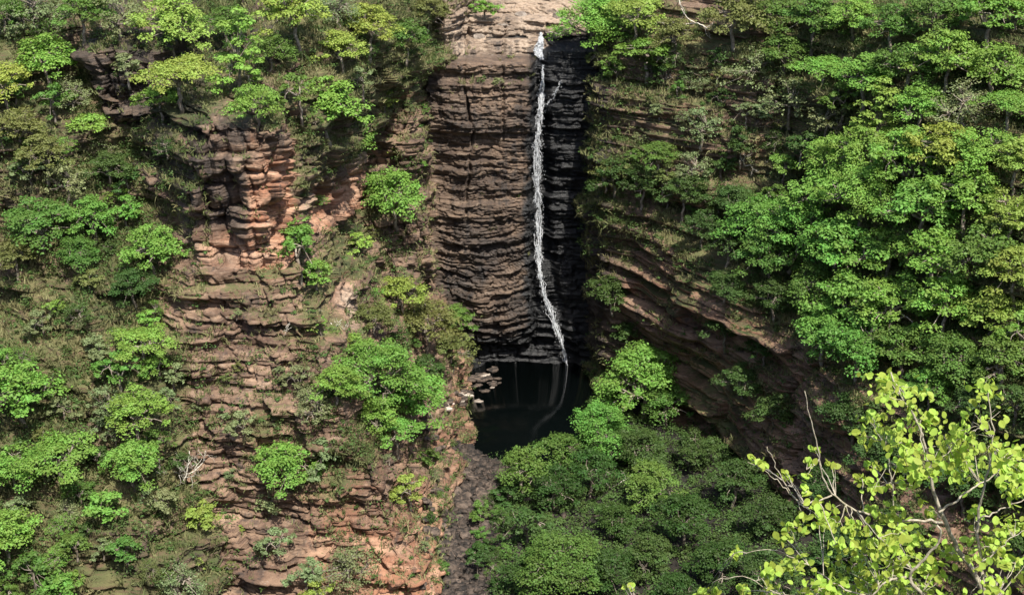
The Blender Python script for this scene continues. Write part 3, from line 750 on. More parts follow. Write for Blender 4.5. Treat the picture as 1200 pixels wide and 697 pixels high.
T_RIGHT = [
 (700, 28, 40, 'b', 'bright green tree right beside the top of the waterfall'),
 (745, 16, 28, 'y', 'yellow-green crown at the top edge right of the falls'),
 (756, 62, 28, 'b', 'bright layered tree on the rim over the brown cliff', 'F0'),
 (722, 82, 18, 'm', 'mid green bush below the bright tree by the falls', 'S0', 'shrub'),
 (790, 40, 24, 'o', 'olive tree on the rim left of the brown blocky cliff'),
 (772, 126, 12, 'g', 'small pale shrub on the brown cliff face', 'S1', 'shrub'),
 (820, 92, 20, 'g', 'pale tree beside the upright brown blocks'),
 (822, 148, 22, 'g', 'pale tree below the upright brown blocks'),
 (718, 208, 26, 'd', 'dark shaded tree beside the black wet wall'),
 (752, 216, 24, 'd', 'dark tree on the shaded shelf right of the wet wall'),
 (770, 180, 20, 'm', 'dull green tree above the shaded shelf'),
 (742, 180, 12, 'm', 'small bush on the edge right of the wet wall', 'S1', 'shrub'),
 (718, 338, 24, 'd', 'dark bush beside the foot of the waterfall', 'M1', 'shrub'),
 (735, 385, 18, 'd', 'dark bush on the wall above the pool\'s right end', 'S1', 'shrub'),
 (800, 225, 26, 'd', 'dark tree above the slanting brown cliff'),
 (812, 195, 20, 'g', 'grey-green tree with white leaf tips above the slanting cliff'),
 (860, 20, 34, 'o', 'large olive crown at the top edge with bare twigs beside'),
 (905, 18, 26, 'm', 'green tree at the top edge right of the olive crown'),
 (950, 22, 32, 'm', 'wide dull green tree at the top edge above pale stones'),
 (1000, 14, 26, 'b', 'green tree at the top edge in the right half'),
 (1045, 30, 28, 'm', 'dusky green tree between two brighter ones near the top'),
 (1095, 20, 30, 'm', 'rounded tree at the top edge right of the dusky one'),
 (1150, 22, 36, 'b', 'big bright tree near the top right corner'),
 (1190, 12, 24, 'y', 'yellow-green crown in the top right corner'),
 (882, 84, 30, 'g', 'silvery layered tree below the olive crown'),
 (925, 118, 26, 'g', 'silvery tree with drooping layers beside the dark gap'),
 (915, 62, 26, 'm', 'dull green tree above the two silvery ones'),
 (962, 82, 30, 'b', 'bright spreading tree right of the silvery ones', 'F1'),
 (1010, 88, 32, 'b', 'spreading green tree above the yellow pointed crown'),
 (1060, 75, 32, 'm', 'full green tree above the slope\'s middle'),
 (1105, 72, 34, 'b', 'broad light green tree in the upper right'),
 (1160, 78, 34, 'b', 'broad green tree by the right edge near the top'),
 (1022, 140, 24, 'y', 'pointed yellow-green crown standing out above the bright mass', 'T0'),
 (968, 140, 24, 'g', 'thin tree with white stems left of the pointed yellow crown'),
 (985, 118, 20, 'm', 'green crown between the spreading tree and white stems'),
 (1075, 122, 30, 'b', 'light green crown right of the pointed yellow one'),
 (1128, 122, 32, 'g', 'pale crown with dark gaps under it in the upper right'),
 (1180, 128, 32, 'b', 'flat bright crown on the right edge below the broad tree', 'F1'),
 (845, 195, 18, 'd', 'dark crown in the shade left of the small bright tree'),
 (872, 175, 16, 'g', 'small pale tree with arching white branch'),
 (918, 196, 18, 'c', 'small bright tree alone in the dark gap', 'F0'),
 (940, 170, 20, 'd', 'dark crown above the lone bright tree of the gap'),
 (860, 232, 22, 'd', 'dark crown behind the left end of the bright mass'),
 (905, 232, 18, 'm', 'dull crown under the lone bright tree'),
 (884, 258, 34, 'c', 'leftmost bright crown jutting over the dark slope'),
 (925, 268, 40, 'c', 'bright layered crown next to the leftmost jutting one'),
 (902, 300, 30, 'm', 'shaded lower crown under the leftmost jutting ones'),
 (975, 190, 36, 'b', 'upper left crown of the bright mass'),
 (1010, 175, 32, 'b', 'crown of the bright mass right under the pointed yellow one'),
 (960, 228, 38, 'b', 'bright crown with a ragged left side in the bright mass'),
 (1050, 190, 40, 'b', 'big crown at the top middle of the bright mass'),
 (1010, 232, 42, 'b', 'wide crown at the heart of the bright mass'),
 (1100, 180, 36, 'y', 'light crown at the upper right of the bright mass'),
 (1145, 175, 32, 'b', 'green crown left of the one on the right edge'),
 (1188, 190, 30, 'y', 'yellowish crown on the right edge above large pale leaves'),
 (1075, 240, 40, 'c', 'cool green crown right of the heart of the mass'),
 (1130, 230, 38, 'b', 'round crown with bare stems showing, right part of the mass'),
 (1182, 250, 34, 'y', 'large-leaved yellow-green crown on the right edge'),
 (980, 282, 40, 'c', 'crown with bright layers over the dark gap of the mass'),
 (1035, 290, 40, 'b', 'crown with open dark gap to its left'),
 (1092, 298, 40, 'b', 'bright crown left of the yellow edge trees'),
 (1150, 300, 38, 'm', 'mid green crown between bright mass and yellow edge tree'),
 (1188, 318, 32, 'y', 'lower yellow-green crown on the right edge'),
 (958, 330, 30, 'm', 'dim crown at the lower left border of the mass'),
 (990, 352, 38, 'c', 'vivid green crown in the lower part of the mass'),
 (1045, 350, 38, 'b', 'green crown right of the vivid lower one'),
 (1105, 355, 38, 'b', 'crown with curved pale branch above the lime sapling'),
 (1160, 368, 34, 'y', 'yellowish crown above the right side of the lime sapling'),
 (965, 382, 34, 'c', 'lowest left crown of the mass, pointing left'),
 (1000, 405, 36, 'c', 'lowest bright crown just above the lime sapling\'s tip'),
 (1055, 405, 34, 'm', 'green crown behind the top of the lime sapling'),
 (1110, 412, 34, 'm', 'dull crown between the two tips of the lime sapling'),
 (1168, 425, 32, 'm', 'dull crown on the slope right of the sapling\'s tips'),
 (1195, 390, 24, 'b', 'green crown on the right edge under the yellowish one'),
 (1085, 452, 26, 'c', 'shaded crown behind the sapling\'s upper leaves'),
 (1140, 468, 26, 'd', 'dark crown behind the sapling\'s right tip'),
 (1190, 470, 24, 'd', 'dark crown on the right edge behind the sapling'),
 (1000, 480, 28, 'd', 'dark bush on the shaded slope left of the sapling\'s tip'),
 (1030, 530, 28, 'd', 'dark crown behind the sapling\'s middle'),
 (905, 480, 24, 'd', 'dark bush in the middle of the shaded cliff'),
 (868, 440, 24, 'd', 'dark bush over the slanting cliff\'s lower end'),
 (895, 402, 22, 'd', 'dark bush under the leftmost crowns of the mass'),
 (850, 380, 22, 'd', 'dark bush at the upper rim of the slanting cliff'),
 (850, 330, 22, 'd', 'dark crown between slanting cliff and jutting crowns'),
 (905, 345, 26, 'd', 'dark crown below the jutting bright crowns'),
 (820, 265, 22, 'd', 'dull crown at the head of the slanting cliff'),
 (850, 285, 24, 'd', 'dark crown left under the jutting bright crowns'),
]
T_BOT = [
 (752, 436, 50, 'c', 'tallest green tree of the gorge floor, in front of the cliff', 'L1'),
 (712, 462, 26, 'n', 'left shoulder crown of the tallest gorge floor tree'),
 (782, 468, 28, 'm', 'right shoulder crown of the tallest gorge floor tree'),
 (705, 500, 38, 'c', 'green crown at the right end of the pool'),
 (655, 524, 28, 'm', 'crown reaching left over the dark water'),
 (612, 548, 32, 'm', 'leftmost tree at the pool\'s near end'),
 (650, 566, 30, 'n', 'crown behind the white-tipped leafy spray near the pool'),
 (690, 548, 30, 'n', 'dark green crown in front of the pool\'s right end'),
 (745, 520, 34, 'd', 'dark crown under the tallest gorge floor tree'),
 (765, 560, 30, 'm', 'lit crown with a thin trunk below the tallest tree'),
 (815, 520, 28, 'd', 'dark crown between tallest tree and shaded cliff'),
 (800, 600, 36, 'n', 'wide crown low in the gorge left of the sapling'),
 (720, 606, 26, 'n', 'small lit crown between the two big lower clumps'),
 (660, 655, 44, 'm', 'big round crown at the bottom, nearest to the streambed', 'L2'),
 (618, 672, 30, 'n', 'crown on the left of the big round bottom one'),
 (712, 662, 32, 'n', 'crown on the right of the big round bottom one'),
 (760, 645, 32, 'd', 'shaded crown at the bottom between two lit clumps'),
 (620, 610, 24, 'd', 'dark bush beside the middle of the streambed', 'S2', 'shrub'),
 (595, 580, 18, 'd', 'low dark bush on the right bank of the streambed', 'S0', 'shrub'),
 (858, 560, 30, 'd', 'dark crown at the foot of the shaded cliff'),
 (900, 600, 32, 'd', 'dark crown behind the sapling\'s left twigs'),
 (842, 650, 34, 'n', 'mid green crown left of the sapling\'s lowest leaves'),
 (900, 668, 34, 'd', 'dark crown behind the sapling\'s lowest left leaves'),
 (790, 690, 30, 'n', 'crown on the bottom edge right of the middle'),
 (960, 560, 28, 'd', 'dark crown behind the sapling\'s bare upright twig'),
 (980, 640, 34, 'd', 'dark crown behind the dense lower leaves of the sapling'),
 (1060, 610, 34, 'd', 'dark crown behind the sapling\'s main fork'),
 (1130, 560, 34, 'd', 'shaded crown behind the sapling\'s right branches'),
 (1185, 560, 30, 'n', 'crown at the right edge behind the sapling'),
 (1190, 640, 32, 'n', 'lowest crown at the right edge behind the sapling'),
]
def run(tab, grp):
    for row in tab:
        px, py, r, c, lab = row[:5]
        pr = row[5] if len(row) > 5 else None
        nm = row[6] if len(row) > 6 else 'tree'
        plant(px, py, r, c, lab, pr, grp if nm == 'tree' else grp.replace('trees', 'shrubs'), nm)
run(T_LEFT, GL); run(T_MID, GM); run(T_RIGHT, GR); run(T_BOT, GB)
labs = [r[4] for T in (T_LEFT, T_MID, T_RIGHT, T_BOT) for r in T]
assert len(set(labs)) == len(labs)
for l in labs:
    if not 4 <= len(l.split()) <= 16: print('LABEL LEN', l)

# small shrubs dotted over the slopes, nothing tells them apart
def dots(n, box, lab, grp, cols, seed, rr=(9, 17)):
    rg = random.Random(seed)
    for _ in range(n):
        plant(rg.uniform(box[0], box[2]), rg.uniform(box[1], box[3]), rg.uniform(*rr), rg.choice(cols), lab,
              rg.choice(['S0', 'S1', 'S2', 'G0', 'G1']), grp, 'shrub')
dots(62, (0, 30, 215, 690), 'small shrub, one of many dotted over the grassy left hillside', 'small shrubs of the left hillside', 'mogbdg', 1)
dots(20, (350, 40, 495, 420), 'small shrub, one of several on the terraces left of the slab', 'small shrubs of the terraces', 'mogyb', 2, (7, 12))
dots(30, (700, 60, 930, 245), 'small shrub, one of many on the shaded upper right cliff', 'small shrubs of the upper right cliff', 'mdodg', 3, (9, 18))
dots(14, (215, 330, 480, 690), 'little dry shrub, one of several on the stepped brown ledges', 'little shrubs of the stepped ledges', 'ggoy', 4, (5, 9))
dots(12, (498, 540, 520, 690), 'low shrub, one of several fringing the streambed on its left side', 'low shrubs on the left streambed edge', 'nogm', 6, (6, 12))
dots(14, (560, 570, 600, 695), 'low shrub, one of several fringing the streambed on its right side', 'low shrubs on the right streambed edge', 'nndm', 7, (9, 16))
# ------------------------------------------------------------------ undergrowth and grass : uncountable
fV = V
c00, c01, c11, c10 = fV[:-1, :-1], fV[:-1, 1:], fV[1:, 1:], fV[1:, :-1]
fcen = (c00 + c01 + c11 + c10) / 4
fn = np.cross(c11 - c00, c10 - c01); fa = np.linalg.norm(fn, axis=-1); fn = fn / (fa[..., None] + 1e-9)
fn *= np.where(fn[..., 1:2] > 0, -1, 1)
fx, fz = fcen[..., 0], fcen[..., 2]; fP = PP[:-1, :-1]
nb = fbm(fx / 4, fz / 3, 1200, 3); nc = fbm(fx / 9, fz / 6, 1300, 3)
dens = np.select([fP == i for i in range(9)],
    [1.15 + 0 * fx,
     np.where(fz > -27.5, 0.8, np.where(fx < -25.5, 0.5, 0.04)),
     0.26 + 1.3 * sstep(-21, -15, fx) * sstep(-58, -48, fz) + 0.6 * sstep(-24.5, -26.5, fx),
     0.40 + 0.35 * sstep(-31, -27, fz) + 0.3 * sstep(-42, -45, fz),
     0.004 + 0.10 * np.exp(-((fz + 30.4) / 0.5) ** 2) + 0.7 * sstep(-23.8, -22.5, fz),
     0.0 + 0.6 * sstep(-23.5, -22.3, fz),
     0.95 + 0 * fx,
     0.10 + 1.3 * sstep(-1, 3, fz - (-44 - 0.26 * (fx - 10))) + 0.5 * sstep(18, 26, fx),
     np.where(fz > -22.8, 1.0, 0.06) + 0 * fx])
dens = dens * np.clip(0.9 + 1.6 * nb + 0.8 * nc, 0.02, 2.0)
dens = dens * (1 - 0.97 * np.exp(-(((fx + 14.7) / 1.8) ** 4 + ((fz + 44.4) / 1.6) ** 4 + ((fcen[..., 1] - 120.0) / 3.2) ** 4)))
inview = (fx > -75) & (fx < 70)
dens = np.where(inview, dens, dens * 0.2)
pr = (fa * np.clip(dens, 0, 2) * (0.25 + np.clip(fn[..., 2] + 0.15, 0, 1))).ravel()
pr /= pr.sum()

def scatter(n, seed, power=1.0):
    rng = np.random.default_rng(seed)
    p = pr ** power; p = p / p.sum()
    i = rng.choice(len(p), n, p=p)
    u = rng.uniform(0, 1, (n, 1)); v = rng.uniform(0, 1, (n, 1))
    A, B, C_, D = [a.reshape(-1, 3)[i] for a in (c00, c01, c11, c10)]
    return (A * (1 - u) + B * u) * (1 - v) + (D * (1 - u) + C_ * u) * v, fn.reshape(-1, 3)[i], rng

# leafy undergrowth
n = 34000
C, N, rng = scatter(n, 5)
fxx = rng.uniform(-1.5, 34, 5200); fyy = rng.uniform(88, 136, 5200)
fxx = np.where(fyy > 126, np.maximum(fxx, 8), fxx)
C[:5200] = np.stack([fxx, fyy, floor_z(fxx, fyy)], 1); N[:5200] = (0, 0, 1)
per = rng.integers(14, 42, n); own = np.repeat(np.arange(n), per); m = len(own)
rad = (0.25 + 0.95 * rng.uniform(0, 1, n) ** 2)[own]
d = rng.normal(size=(m, 3)); d[:, 2] = np.abs(d[:, 2]); d /= np.linalg.norm(d, axis=1, keepdims=True)
Q = C[own] + N[own] * rad[:, None] * 0.45 + d * rad[:, None] * rng.uniform(0.35, 1, (m, 1)) * np.array([1, 1, 0.75])
L = 0.22 * rng.uniform(0.5, 1.25, m)
v = leaves(Q, np.array([0, 0, 1.0]) + 0.7 * d + 0.45 * rng.normal(size=(m, 3)), L, L * 0.6, rng)
o = mesh_obj('undergrowth', v, np.arange(len(v)), np.full(m, 4), M_under)
vattr(o, 'lv', np.repeat(np.clip(rng.uniform(0, 1, n)[own] * 0.7 + rng.uniform(0, 0.3, m), 0, 1), 4))
tag(o, 'low leafy undergrowth covering the ledges and slopes', 'undergrowth', kind='stuff')

# grass tufts : bent narrow blades
n = 105000
C, N, rng = scatter(n, 6, 0.85)
per = rng.integers(5, 10, n); own = np.repeat(np.arange(n), per); m = len(own)
hgt = rng.uniform(0.25, 0.75, n)[own] * rng.uniform(0.7, 1.2, m)
dr = rng.normal(size=(m, 3)) * 0.55 + N[own] * 0.55 + np.array([0, 0, 0.9]); dr /= np.linalg.norm(dr, axis=1, keepdims=True)
B0 = C[own] + rng.normal(size=(m, 3)) * np.array([0.14, 0.14, 0.05])
sdv = np.cross(dr, rng.normal(size=(m, 3))); sdv /= np.linalg.norm(sdv, axis=1, keepdims=True)
wd = 0.042 * rng.uniform(0.7, 1.4, (m, 1))
mid = B0 + dr * hgt[:, None] * 0.6
tip = B0 + dr * hgt[:, None] + (N[own] * 0.3 - np.array([0, 0, 0.45])) * hgt[:, None] * rng.uniform(0.2, 0.9, (m, 1))
v = np.stack([B0 - sdv * wd, B0 + sdv * wd, mid + sdv * wd * 0.7, tip, mid - sdv * wd * 0.7], 1).reshape(-1, 3)
o = mesh_obj('grass', v, np.arange(len(v)), np.full(m, 5), M_grass)
vattr(o, 'lv', np.repeat(rng.uniform(0, 1, n)[own], 5))
tag(o, 'dry olive grass tufts hanging on the ledges and slopes', 'grass', kind='stuff')

# ------------------------------------------------------------------ rocks
def rock_mesh(seed, flat=0.6, cuts=9):
    rng = np.random.default_rng(seed)
    import bmesh
    bm = bmesh.new(); bmesh.ops.create_icosphere(bm, subdivisions=3, radius=1.0)
    P = np.array([v.co[:] for v in bm.verts])
    for k in range(cuts):
        n_ = rng.normal(size=3); n_ /= np.linalg.norm(n_); dd = rng.uniform(0.5, 0.85)
        ex = np.maximum(P @ n_ - dd, 0); P = P - ex[:, None] * n_ * 0.96
    P = P * np.array([1, rng.uniform(0.6, 0.95), flat])
    P += 0.02 * rng.normal(size=P.shape)
    for v_, p_ in zip(bm.verts, P): v_.co = p_
    me = bpy.data.meshes.new('boulder'); bm.to_mesh(me); bm.free(); return me
ROCKS = [rock_mesh(i, f) for i, f in enumerate((0.55, 0.7, 0.4, 0.6, 0.3, 0.75))]
for me in ROCKS[:]: me.materials.append(M_bould)
def put_rock(x, y, z, s, k, rz, tilt, label, cat='boulder', grp=None, name='boulder', me=None):
    o = bpy.data.objects.new(name, me or ROCKS[k]); col.objects.link(o)
    o.location = (x, y, z); o.scale = (s, s, s); o.rotation_euler = (tilt, tilt * 0.5, rz)
    tag(o, label, cat, grp); return o
rng = np.random.default_rng(77)
for i in range(170):
    y = rng.uniform(97, 125); x = rng.uniform(-8.0, -1.2) + 0.02 * (y - 97)
    z = float(floor_z(np.array([x]), np.array([y]))[0])
    s = 0.28 + 0.8 * rng.uniform() ** 2.2
    put_rock(x, y, z + 0.1 * s, s, i % 6, rng.uniform(0, 6), rng.normal() * 0.3,
             'dark angular boulder among many in the stony streambed', grp='boulders of the streambed')
# a few that stand out
for px, py, s, k, lab in [(530, 560, .9, 5, 'pale rounded boulder on the left side of the streambed'),
                          (545, 672, .8, 1, 'large grey boulder near the bottom of the streambed'),
                          (508, 645, .9, 3, 'tall boulder leaning on the orange rock foot'),
                          (502, 610, .8, 0, 'squat boulder where the streambed meets orange rock')]:
    P = hit(px, py); put_rock(P[0], P[1], P[2] + 0.15, s, k, 1.0 + k, 0.1, lab)
def slab_mesh(seed):
    rg = np.random.default_rng(seed); import bmesh
    k = 7; a = np.sort(rg.uniform(0, 2 * math.pi, k) * 0.3 + np.arange(k) / k * 2 * math.pi * 1.0)
    r_ = rg.uniform(0.6, 1.1, k); bm = bmesh.new()
    rings = []
    for z_, f_ in ((-0.16, 0.92), (-0.02, 1.0), (0.05, 0.97), (0.12, 0.86)):
        rings.append([bm.verts.new((r_[i] * f_ * math.cos(a[i]) + rg.normal() * 0.02, 0.7 * r_[i] * f_ * math.sin(a[i]) + rg.normal() * 0.02, z_ + 0.06 * math.cos(a[i] + seed))) for i in range(k)])
    for A_, B_ in zip(rings[:-1], rings[1:]):
        for i in range(k): bm.faces.new((A_[i], A_[(i + 1) % k], B_[(i + 1) % k], B_[i]))
    bm.faces.new(rings[-1]); bm.faces.new(rings[0][::-1])
    me = bpy.data.meshes.new('flat_rock'); bm.to_mesh(me); bm.free(); return me
SLAB = slab_mesh(3); SLAB.materials.append(M_pale)
for px, py, s, rz, lab in [(540, 527, 1.5, -0.4, 'long pale flat slab jutting into the pool from the left'),
                           (514, 505, 0.5, 0.4, 'small white-edged flat stone in the pool'),
                           (508, 520, 0.9, 0.9, 'tilted pale slab on the pool\'s left bank'),
                           (560, 470, 0.7, 0.1, 'pale flat slab at the right tip of the pool\'s upper shore')]:
    d = pray(px, py); t_ = -62.75 / d[2]; P = d * t_
    put_rock(P[0], P[1], -62.70, s, 0, rz, 0.05, lab, 'flat rock', 'flat slabs around the pool', 'flat_rock', SLAB)
SLAB2 = slab_mesh(9); SLAB2.materials.append(M_bould)
for i in range(46):
    px = rng.uniform(505, 585); py = 472 - (px - 505) * 0.16 + rng.uniform(-16, 8)
    P = hit(px, py)
    put_rock(P[0], P[1] - 0.1, max(P[2], -62.7) + 0.05, rng.uniform(0.35, 1.1), 0, rng.uniform(-0.6, 0.6), rng.normal() * 0.12,
             'brown flat slab among the fallen ledges on the pool\'s upper left shore', 'flat rock', 'fallen slabs on the pool shore', 'flat_rock', SLAB2 if i % 6 else SLAB)
for i in range(26):
    P = hit(rng.uniform(496, 520), rng.uniform(480, 690))
    put_rock(P[0], P[1] - 0.1, P[2] + 0.1, rng.uniform(0.3, 0.8), i % 6, rng.uniform(0, 6), rng.normal() * 0.3,
             'brown boulder fallen along the left edge of pool and streambed', grp='boulders along the left bank')
for px, py, s, k, lab in [(590, 30, 1.5, 4, 'broad pale boulder slab on the rim left of the stream'),
                          (612, 18, 1.3, 2, 'flat pale boulder at the top edge beside the stream'),
                          (648, 40, 1.4, 0, 'pale boulder right of the stream on the rim'),
                          (560, 44, 1.3, 3, 'blocky brown boulder at the left end of the rim slabs'),
                          (655, 22, 1.2, 5, 'rounded pale boulder at the top edge right of the stream')]:
    P = hit(px, py); o = put_rock(P[0], P[1] + 0.3, P[2], s * 0.8, k, 0.5 * k, 0.05, lab, me=None)
    o.data = o.data.copy(); o.data.materials[0] = M_pale
# rubble : uncountable
n = 11000
x = rng.uniform(-9, 12, n); y = rng.uniform(93, 135, n)
x = np.where(rng.uniform(0, 1, n) < 0.6, rng.uniform(-8.6, -0.8, n), x); kp = (x < 0) | (rng.uniform(0, 1, n) < 0.3); x = x[kp]; y = y[kp]; n = len(x)
ok0 = (x < 12); z = floor_z(x, y); ok = z > -63.2; x, y, z = x[ok], y[ok], z[ok]; n = len(x)
bx = np.array([[-1, -1, -1], [1, -1, -1], [1, 1, -1], [-1, 1, -1], [-1, -1, 1], [1, -1, 1], [1, 1, 1], [-1, 1, 1]], float)
S = (0.08 + 0.34 * rng.uniform(0, 1, n) ** 3)[:, None, None] * rng.uniform(0.5, 1.3, (n, 1, 3)) * np.array([1, 0.9, 0.45])
q = bx[None] * S * rng.uniform(0.65, 1.1, (n, 8, 3))
a = rng.uniform(0, 6.28, n); ca, sa = np.cos(a)[:, None], np.sin(a)[:, None]
tx = rng.normal(size=n)[:, None] * 0.35
qx = q[..., 0] * ca - q[..., 1] * sa; qy = q[..., 0] * sa + q[..., 1] * ca; qz = q[..., 2] + tx * q[..., 0]
q = np.stack([qx + x[:, None], qy + y[:, None], qz + z[:, None] + 0.05], -1).reshape(-1, 3)
bf = np.array([[0, 3, 2, 1], [4, 5, 6, 7], [0, 1, 5, 4], [1, 2, 6, 5], [2, 3, 7, 6], [3, 0, 4, 7]])
fl = (bf[None] + np.arange(n)[:, None, None] * 8).reshape(-1, 4)
o = mesh_obj('rubble', q, fl, np.full(len(fl), 4), M_bould)
tag(o, 'loose broken stones covering the streambed', 'rubble', kind='stuff')

# ------------------------------------------------------------------ waterfall
def path3(pts, off=0.3):
    out = []
    for px, py in pts:
        P = hit(px, py); d = P / np.linalg.norm(P); o_ = off if np.isscalar(off) else off[len(out)]; out.append(P - d * o_)
    return np.array(out)
def resample(P, n):
    s = np.concatenate([[0], np.cumsum(np.linalg.norm(np.diff(P, axis=0), axis=1))])
    u = np.linspace(0, s[-1], n); return np.stack([np.interp(u, s, P[:, k]) for k in range(3)], 1), s[-1]
def stream(name, pts, wpx, nstr, parent, seed, rad=(0.018, 0.05), off=0.3, seg=(0.12, 0.5)):
    rng = np.random.default_rng(seed)
    P = path3(pts, off)
    # water falls clear of small dents in the rock
    Pm = P.copy()
    for k in range(1, len(P) - 1): Pm[k, 1] = min(P[k, 1], 0.5 * (P[k - 1, 1] + P[k + 1, 1]))
    P, Ltot = resample(Pm, 160)
    w_ = np.interp(np.linspace(0, 1, 160), np.linspace(0, 1, len(wpx)), wpx) * 150 / FPX * (1 + 1.5 * vnoise(np.arange(160) / 7.0, seed + 0.5, 77) + 0.8 * vnoise(np.arange(160) / 2.5, seed + 0.5, 78))
    paths = []
    for i in range(nstr):
        l = rng.uniform(*seg); a = rng.uniform(-0.05, 1 - l * 0.6); b = min(1, a + l); a = max(0, a)
        i0, i1 = int(a * 159), int(b * 159)
        if i1 - i0 < 4: continue
        k = np.arange(i0, i1 + 1, 2)
        o_ = np.clip(rng.normal() * 0.5, -1.1, 1.1)
        ph = rng.uniform(0, 9)
        sw = o_ + 0.15 * np.sin(k * 0.09 + ph) + 0.32 * vnoise(k / 9.0, 0.5 + i % 9, seed) + 0.08 * rng.normal(size=len(k))
        Q = P[k].copy(); Q[:, 0] += sw * w_[k] * 0.5; Q[:, 1] += rng.normal() * 0.12 + 0.10 * rng.normal(size=len(k))
        Q[:, 2] += 0.0
        t = np.linspace(0, 1, len(k)); rr = rng.uniform(*rad) * np.sin(np.clip(t, 0.03, 0.97) * math.pi) ** 0.5 * (0.7 + 0.6 * rng.uniform(0, 1, len(k)))
        paths.append((Q, rr))
    # loose drops and spray beside the strands
    nd = nstr * 3
    for i in range(nd):
        k0 = rng.integers(2, 158); q = P[k0] + rng.normal(size=3) * np.array([0.36 * w_[k0], 0.2, 0.1]); l_ = rng.uniform(0.04, 0.22)
        paths.append((np.array([q, q - [0, 0, l_ * 0.5], q - [0, 0, l_]]), np.array([0.006, rng.uniform(0.012, 0.026), 0.006])))
    return mesh_obj(name, *tubes(paths, 4), M_foam, parent, smooth=True)
wf = empty('waterfall', at(666, 432, 149))
tag(wf, 'tall thin white waterfall dropping down the black wet chute into the pool', 'waterfall')
bpy.context.view_layer.update()
def st(*a, **k):
    o = stream(*a, **k); o.parent = wf; o.matrix_parent_inverse = wf.matrix_world.inverted(); return o
st('cascade', [(634, 38), (634, 49), (632.5, 56), (633, 64), (637, 70)], [3, 4, 9, 9, 4], 70, None, 1, seg=(0.3, 0.9), rad=(0.02, 0.05))
st('cascade', [(636, 76), (636, 92), (635, 103), (634, 114)], [3, 3, 5, 7], 40, None, 2, seg=(0.3, 0.9), rad=(0.02, 0.045))
st('main_fall', [(635, 108), (634, 120), (632, 138), (630, 158), (629, 200), (629.5, 230), (630, 260), (631, 300), (634, 330)],
   [3, 11, 13, 11, 10, 9, 8, 6, 4], 380, None, 3, off=[0.4, 0.9, 1.6, 2.0, 2.1, 2.1, 2.1, 2.0, 1.6], seg=(0.03, 0.09), rad=(0.008, 0.030))
st('lower_fall', [(633, 322), (637, 345), (643, 358), (650, 377), (655, 392), (660, 407), (666, 434)], [5, 5, 8, 7, 6, 6, 5], 120, None, 4, off=[1.6, 1.4, 1.2, 1.0, 0.9, 0.8, 0.6], seg=(0.05, 0.22), rad=(0.012, 0.04))
st('side_trickle', [(657, 94), (655, 101), (652, 107), (646, 115), (641, 123)], [3, 3, 4, 5, 5], 18, None, 5, seg=(0.08, 0.2), rad=(0.010, 0.025), off=0.6)
st('splash', [(662, 430), (668, 434), (674, 433)], [16, 22, 16], 130, None, 6, seg=(0.05, 0.2), rad=(0.010, 0.03), off=0.3)

# ------------------------------------------------------------------ bare branches
def bare(px, py, rpx, label, seed, name='bare_shrub', mat=M_dead, n=16, grp=None, up=0.6):
    rng = np.random.default_rng(seed)
    P = hit(px, py + rpx * 0.6); r = rpx * np.linalg.norm(P) / FPX
    paths = []
    def grow(p, d, l, rad, dep):
        k = 6; pts = [p]; 
        for i in range(k):
            d = d + rng.normal(size=3) * 0.22; d /= np.linalg.norm(d); pts.append(pts[-1] + d * l / k)
        paths.append((np.array(pts), np.linspace(rad, rad * 0.45, k + 1)))
        if dep < 3:
            for j in range(3 if dep else 2):
                q = pts[rng.integers(2, k + 1)]
                grow(q, d + rng.normal(size=3) * 0.7, l * 0.62, rad * 0.5, dep + 1)
    for i in range(n // 4 + 1):
        d = rng.normal(size=3) * np.array([1, 0.5, 0.5]) + np.array([0, -0.5, up]); d /= np.linalg.norm(d)
        grow(np.zeros(3), d, r * 1.1, 0.05 + 0.012 * r, 0)
    o = mesh_obj(name, *tubes(paths, 4), mat, smooth=True); o.location = P
    tag(o, label, 'bare shrub', grp); return o
bare(218, 540, 26, 'tangle of bare white branches left of the stepped ledges', 1, up=0.3)
bare(400, 385, 22, 'bare pale forked tree beside the orange rock patch', 2, n=6, up=1.2)
bare(815, 12, 26, 'bare white twigs at the top edge right of the rim', 3, n=8, up=0.2)
bare(873, 185, 16, 'arched white dead branch in the dark gap', 4, n=4, up=0.8)
bare(520, 18, 16, 'bare dark twigs left of the pale rim slabs', 5, n=6, up=0.8, mat=M_bark)
bare(715, 560, 22, 'thin bare trunk rising among the gorge floor trees', 6, n=4, up=1.4)
bare(355, 380, 22, 'thin upright dead stems on the grassy ramp', 7, n=6, up=1.6)
bare(1125, 300, 26, 'bare pale stems inside the bright right-hand trees', 8, n=6, up=1.0)

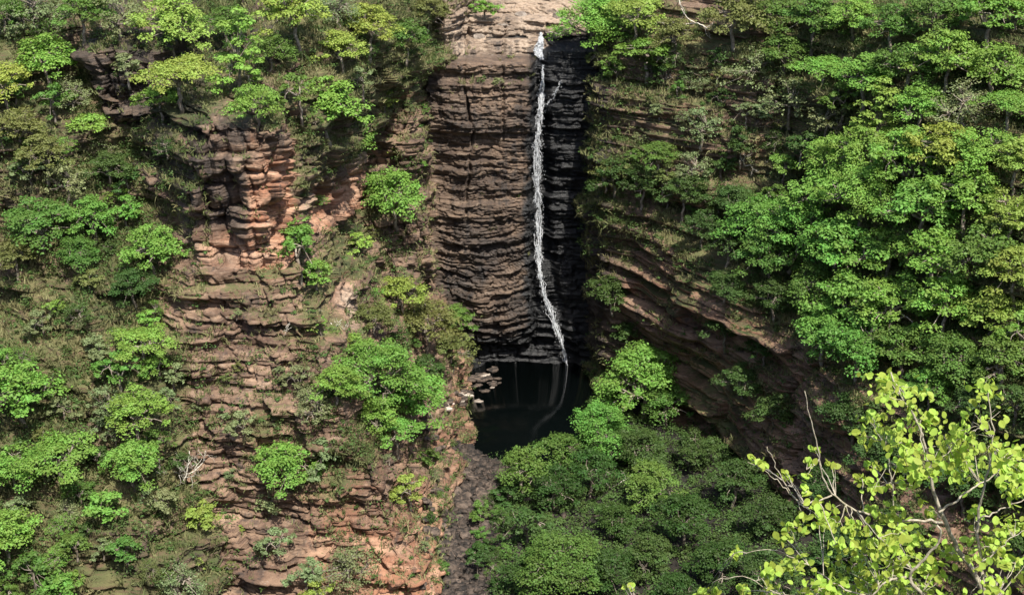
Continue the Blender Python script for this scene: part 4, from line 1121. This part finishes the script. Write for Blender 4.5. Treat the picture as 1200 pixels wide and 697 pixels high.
# ------------------------------------------------------------------ near sapling
rng = np.random.default_rng(2024)
BR = [
 ([(1175, 760), (1156, 697), (1138, 666), (1114, 627), (1098, 587), (1090, 563), (1084, 519), (1074, 492), (1058, 465), (1044, 436)], 10.6, 0.028, 0.005, 0.0),
 ([(1165, 740), (1152, 690), (1150, 658), (1144, 611), (1152, 571), (1160, 545), (1164, 500), (1158, 455)], 10.2, 0.018, 0.004, 0.2),
 ([(1110, 740), (1082, 697), (1062, 676), (1078, 660), (1094, 643), (1104, 631), (1098, 615)], 10.3, 0.022, 0.008, -0.2),
 ([(1062, 676), (1045, 678), (1035, 682), (1020, 700)], 10.2, 0.013, 0.006, 0.0),
 ([(1100, 600), (1120, 585), (1138, 573), (1156, 563), (1185, 540)], 10.5, 0.011, 0.004, 0.2),
 ([(1104, 612), (1090, 611), (1043, 609), (1007, 601), (979, 583), (963, 559), (957, 519), (947, 480), (943, 458)], 10.4, 0.012, 0.003, -0.4),
 ([(975, 580), (955, 588), (939, 591), (919, 571), (900, 552), (876, 541)], 10.2, 0.007, 0.002, -0.2),
 ([(937, 591), (925, 575), (915, 559), (899, 523)], 10.1, 0.006, 0.002, 0.1),
 ([(1020, 700), (990, 690), (963, 674), (939, 658), (907, 642), (860, 648)], 10.0, 0.008, 0.002, 0.3),
 ([(1000, 720), (950, 705), (900, 690), (870, 672), (835, 682)], 9.8, 0.008, 0.002, 0.1),
 ([(1050, 612), (1047, 580), (1045, 550), (1038, 520), (1020, 495)], 10.5, 0.006, 0.002, 0.1),
 ([(1088, 560), (1100, 540), (1120, 520), (1135, 500)], 10.6, 0.007, 0.002, 0.2),
 ([(1144, 611), (1165, 600), (1190, 590), (1215, 575)], 10.2, 0.008, 0.003, 0.2),
 ([(1150, 658), (1170, 645), (1190, 625)], 10.1, 0.007, 0.003, 0.1),
 ([(745, 700), (742, 690), (735, 684)], 9.6, 0.004, 0.002, 0.0),
 ([(760, 740), (745, 700)], 9.6, 0.005, 0.004, 0.0),
]
def smooth_path(pts, Y, dY):
    P = np.array([at(px, py, Y + dY * k / len(pts)) for k, (px, py) in enumerate(pts)])
    n_ = max(8, len(pts) * 4); P, _ = resample(P, n_)
    for _ in range(2): P[1:-1] = 0.25 * P[:-2] + 0.5 * P[1:-1] + 0.25 * P[2:]
    P[1:-1] += 0.006 * rng.normal(size=(len(P) - 2, 3))
    return P
fg = []; allp = []
for pts, Y, r0, r1, dY in BR:
    P = smooth_path(pts, Y, dY); fg.append((P, np.linspace(r0, r1, len(P)))); allp.append(P)
# roots of the sapling down to the slope
for P0, r0 in ((fg[0][0][0], 0.030), (fg[1][0][0], 0.02), (fg[2][0][0], 0.022), (fg[8][0][0], 0.008), (fg[9][0][0], 0.008), (fg[15][0][0], 0.006)):
    gz = float(floor_z(np.array([at(1150, 800, 10.5)[0]]), np.array([10.5]))[0])
    root = np.array([at(1150, 800, 10.5)[0], 10.5, gz])
    fg.append((wob_path(root, P0, 9, 0.02, rng, 0.0), np.linspace(r0 * 1.3, r0, 9)))
allp = np.concatenate(allp)
CL = [(1040,445,22),(1060,470,26),(1080,490,22),(1020,490,18),(1013,510,12),(1110,520,30),(1150,500,24),(1160,460,16),(1175,540,30),(1130,540,30),
 (1060,520,25),(1090,545,20),(1045,565,24),(1025,548,10),(1190,575,22),(955,527,7),(975,545,6),(945,550,9),(920,553,9),(895,547,7),(950,600,15),
 (960,612,15),(985,612,20),(1025,595,8),(1050,610,22),(1090,595,10),(980,637,12),(920,630,14),(930,660,20),(868,650,10),(890,675,16),(905,690,15),
 (832,690,14),(870,692,10),(1010,650,28),(1050,645,30),(1040,672,32),(1090,670,24),(1000,685,32),(1120,650,15),(1160,640,28),(1185,620,22),
 (1190,660,22),(1170,690,24),(1060,692,24),(960,690,24),(735,686,4),(1100,700,20),(945,575,6),(1030,630,20),(880,538,4),(1140,600,14),(1195,530,18),(1075,640,16),
 (1070,555,12),(1010,560,6),(1000,610,10)]
lc, lnr = [], []
for cx_, cy_, cr in CL:
    n_ = int(7 + cr * cr / 10); Yc_ = rng.uniform(9.7, 11.2)
    c = at(cx_, cy_, Yc_)
    s_ = allp[np.argmin(np.linalg.norm((allp - c) * np.array([1, 0.5, 1]), axis=1))]
    m_ = cr * 10.8 / FPX
    fg.append((wob_path(s_, c, 6, 0.008, rng), np.linspace(0.005, 0.003, 6)))
    subs = [c + rng.normal(size=3) * m_ * 0.55 * np.array([1, 1.1, 0.8]) for _ in range(max(2, n_ // 7))]
    for q in subs: fg.append((wob_path(c if rng.uniform() < .6 else s_, q, 5, 0.006, rng), np.linspace(0.0035, 0.0015, 5)))
    for _ in range(n_):
        q = subs[rng.integers(len(subs))]
        lc.append(q + rng.normal(size=3) * m_ * 0.38 * np.array([1, 1, 0.75])); 
        lnr.append(rng.normal(size=3) * 0.75 + np.array([0.1, -0.55, 0.55]))
lc = np.array(lc); lnr = np.array(lnr); lnr /= np.linalg.norm(lnr, axis=1, keepdims=True)
n = len(lc)
# rounded ovate leaf with a fold along the midrib
out = np.array([(-0.5, 0), (-0.36, 0.22), (-0.12, 0.36), (0.16, 0.35), (0.38, 0.20), (0.55, 0)])
Lf = 0.070 * rng.uniform(0.45, 1.25, n)
dn = np.array([0, 0, -1.0]) + 0.8 * rng.normal(size=(n, 3))
ax = dn - (dn * lnr).sum(1, keepdims=True) * lnr; ax /= np.linalg.norm(ax, axis=1, keepdims=True)
bx_ = np.cross(lnr, ax); fold = rng.uniform(0.05, 0.35, n); curl = rng.normal(size=n) * 0.25
vv = []
for sgn in (1, -1):
    for u_, w_ in out:
        vv.append(lc + ax * (u_ * Lf)[:, None] + bx_ * (sgn * w_ * Lf)[:, None] + lnr * ((fold * abs(w_) + curl * u_ * u_) * Lf)[:, None])
vv = np.stack(vv, 1)                      # n,12,3
f1 = [[0, 5, 4, 3], [0, 3, 2, 1], [6, 9, 10, 11], [6, 7, 8, 9]]
fl = (np.array(f1)[None] + np.arange(n)[:, None, None] * 12).reshape(-1, 4)
sp = empty('sapling', root)
tag(sp, 'near lime green sapling with rounded leaves and pale twigs at bottom right', 'sapling')
bpy.context.view_layer.update()
for nm, ob in (('branches', mesh_obj('branches', *tubes(fg, 6), M_fgbark, smooth=True)),
               ('leaves', mesh_obj('leaves', vv.reshape(-1, 3), fl, np.full(len(fl), 4), M_fg, smooth=True))):
    ob.parent = sp; ob.matrix_parent_inverse = sp.matrix_world.inverted()
    if nm == 'leaves': vattr(ob, 'lv', np.repeat(rng.uniform(0, 1, n), 12))
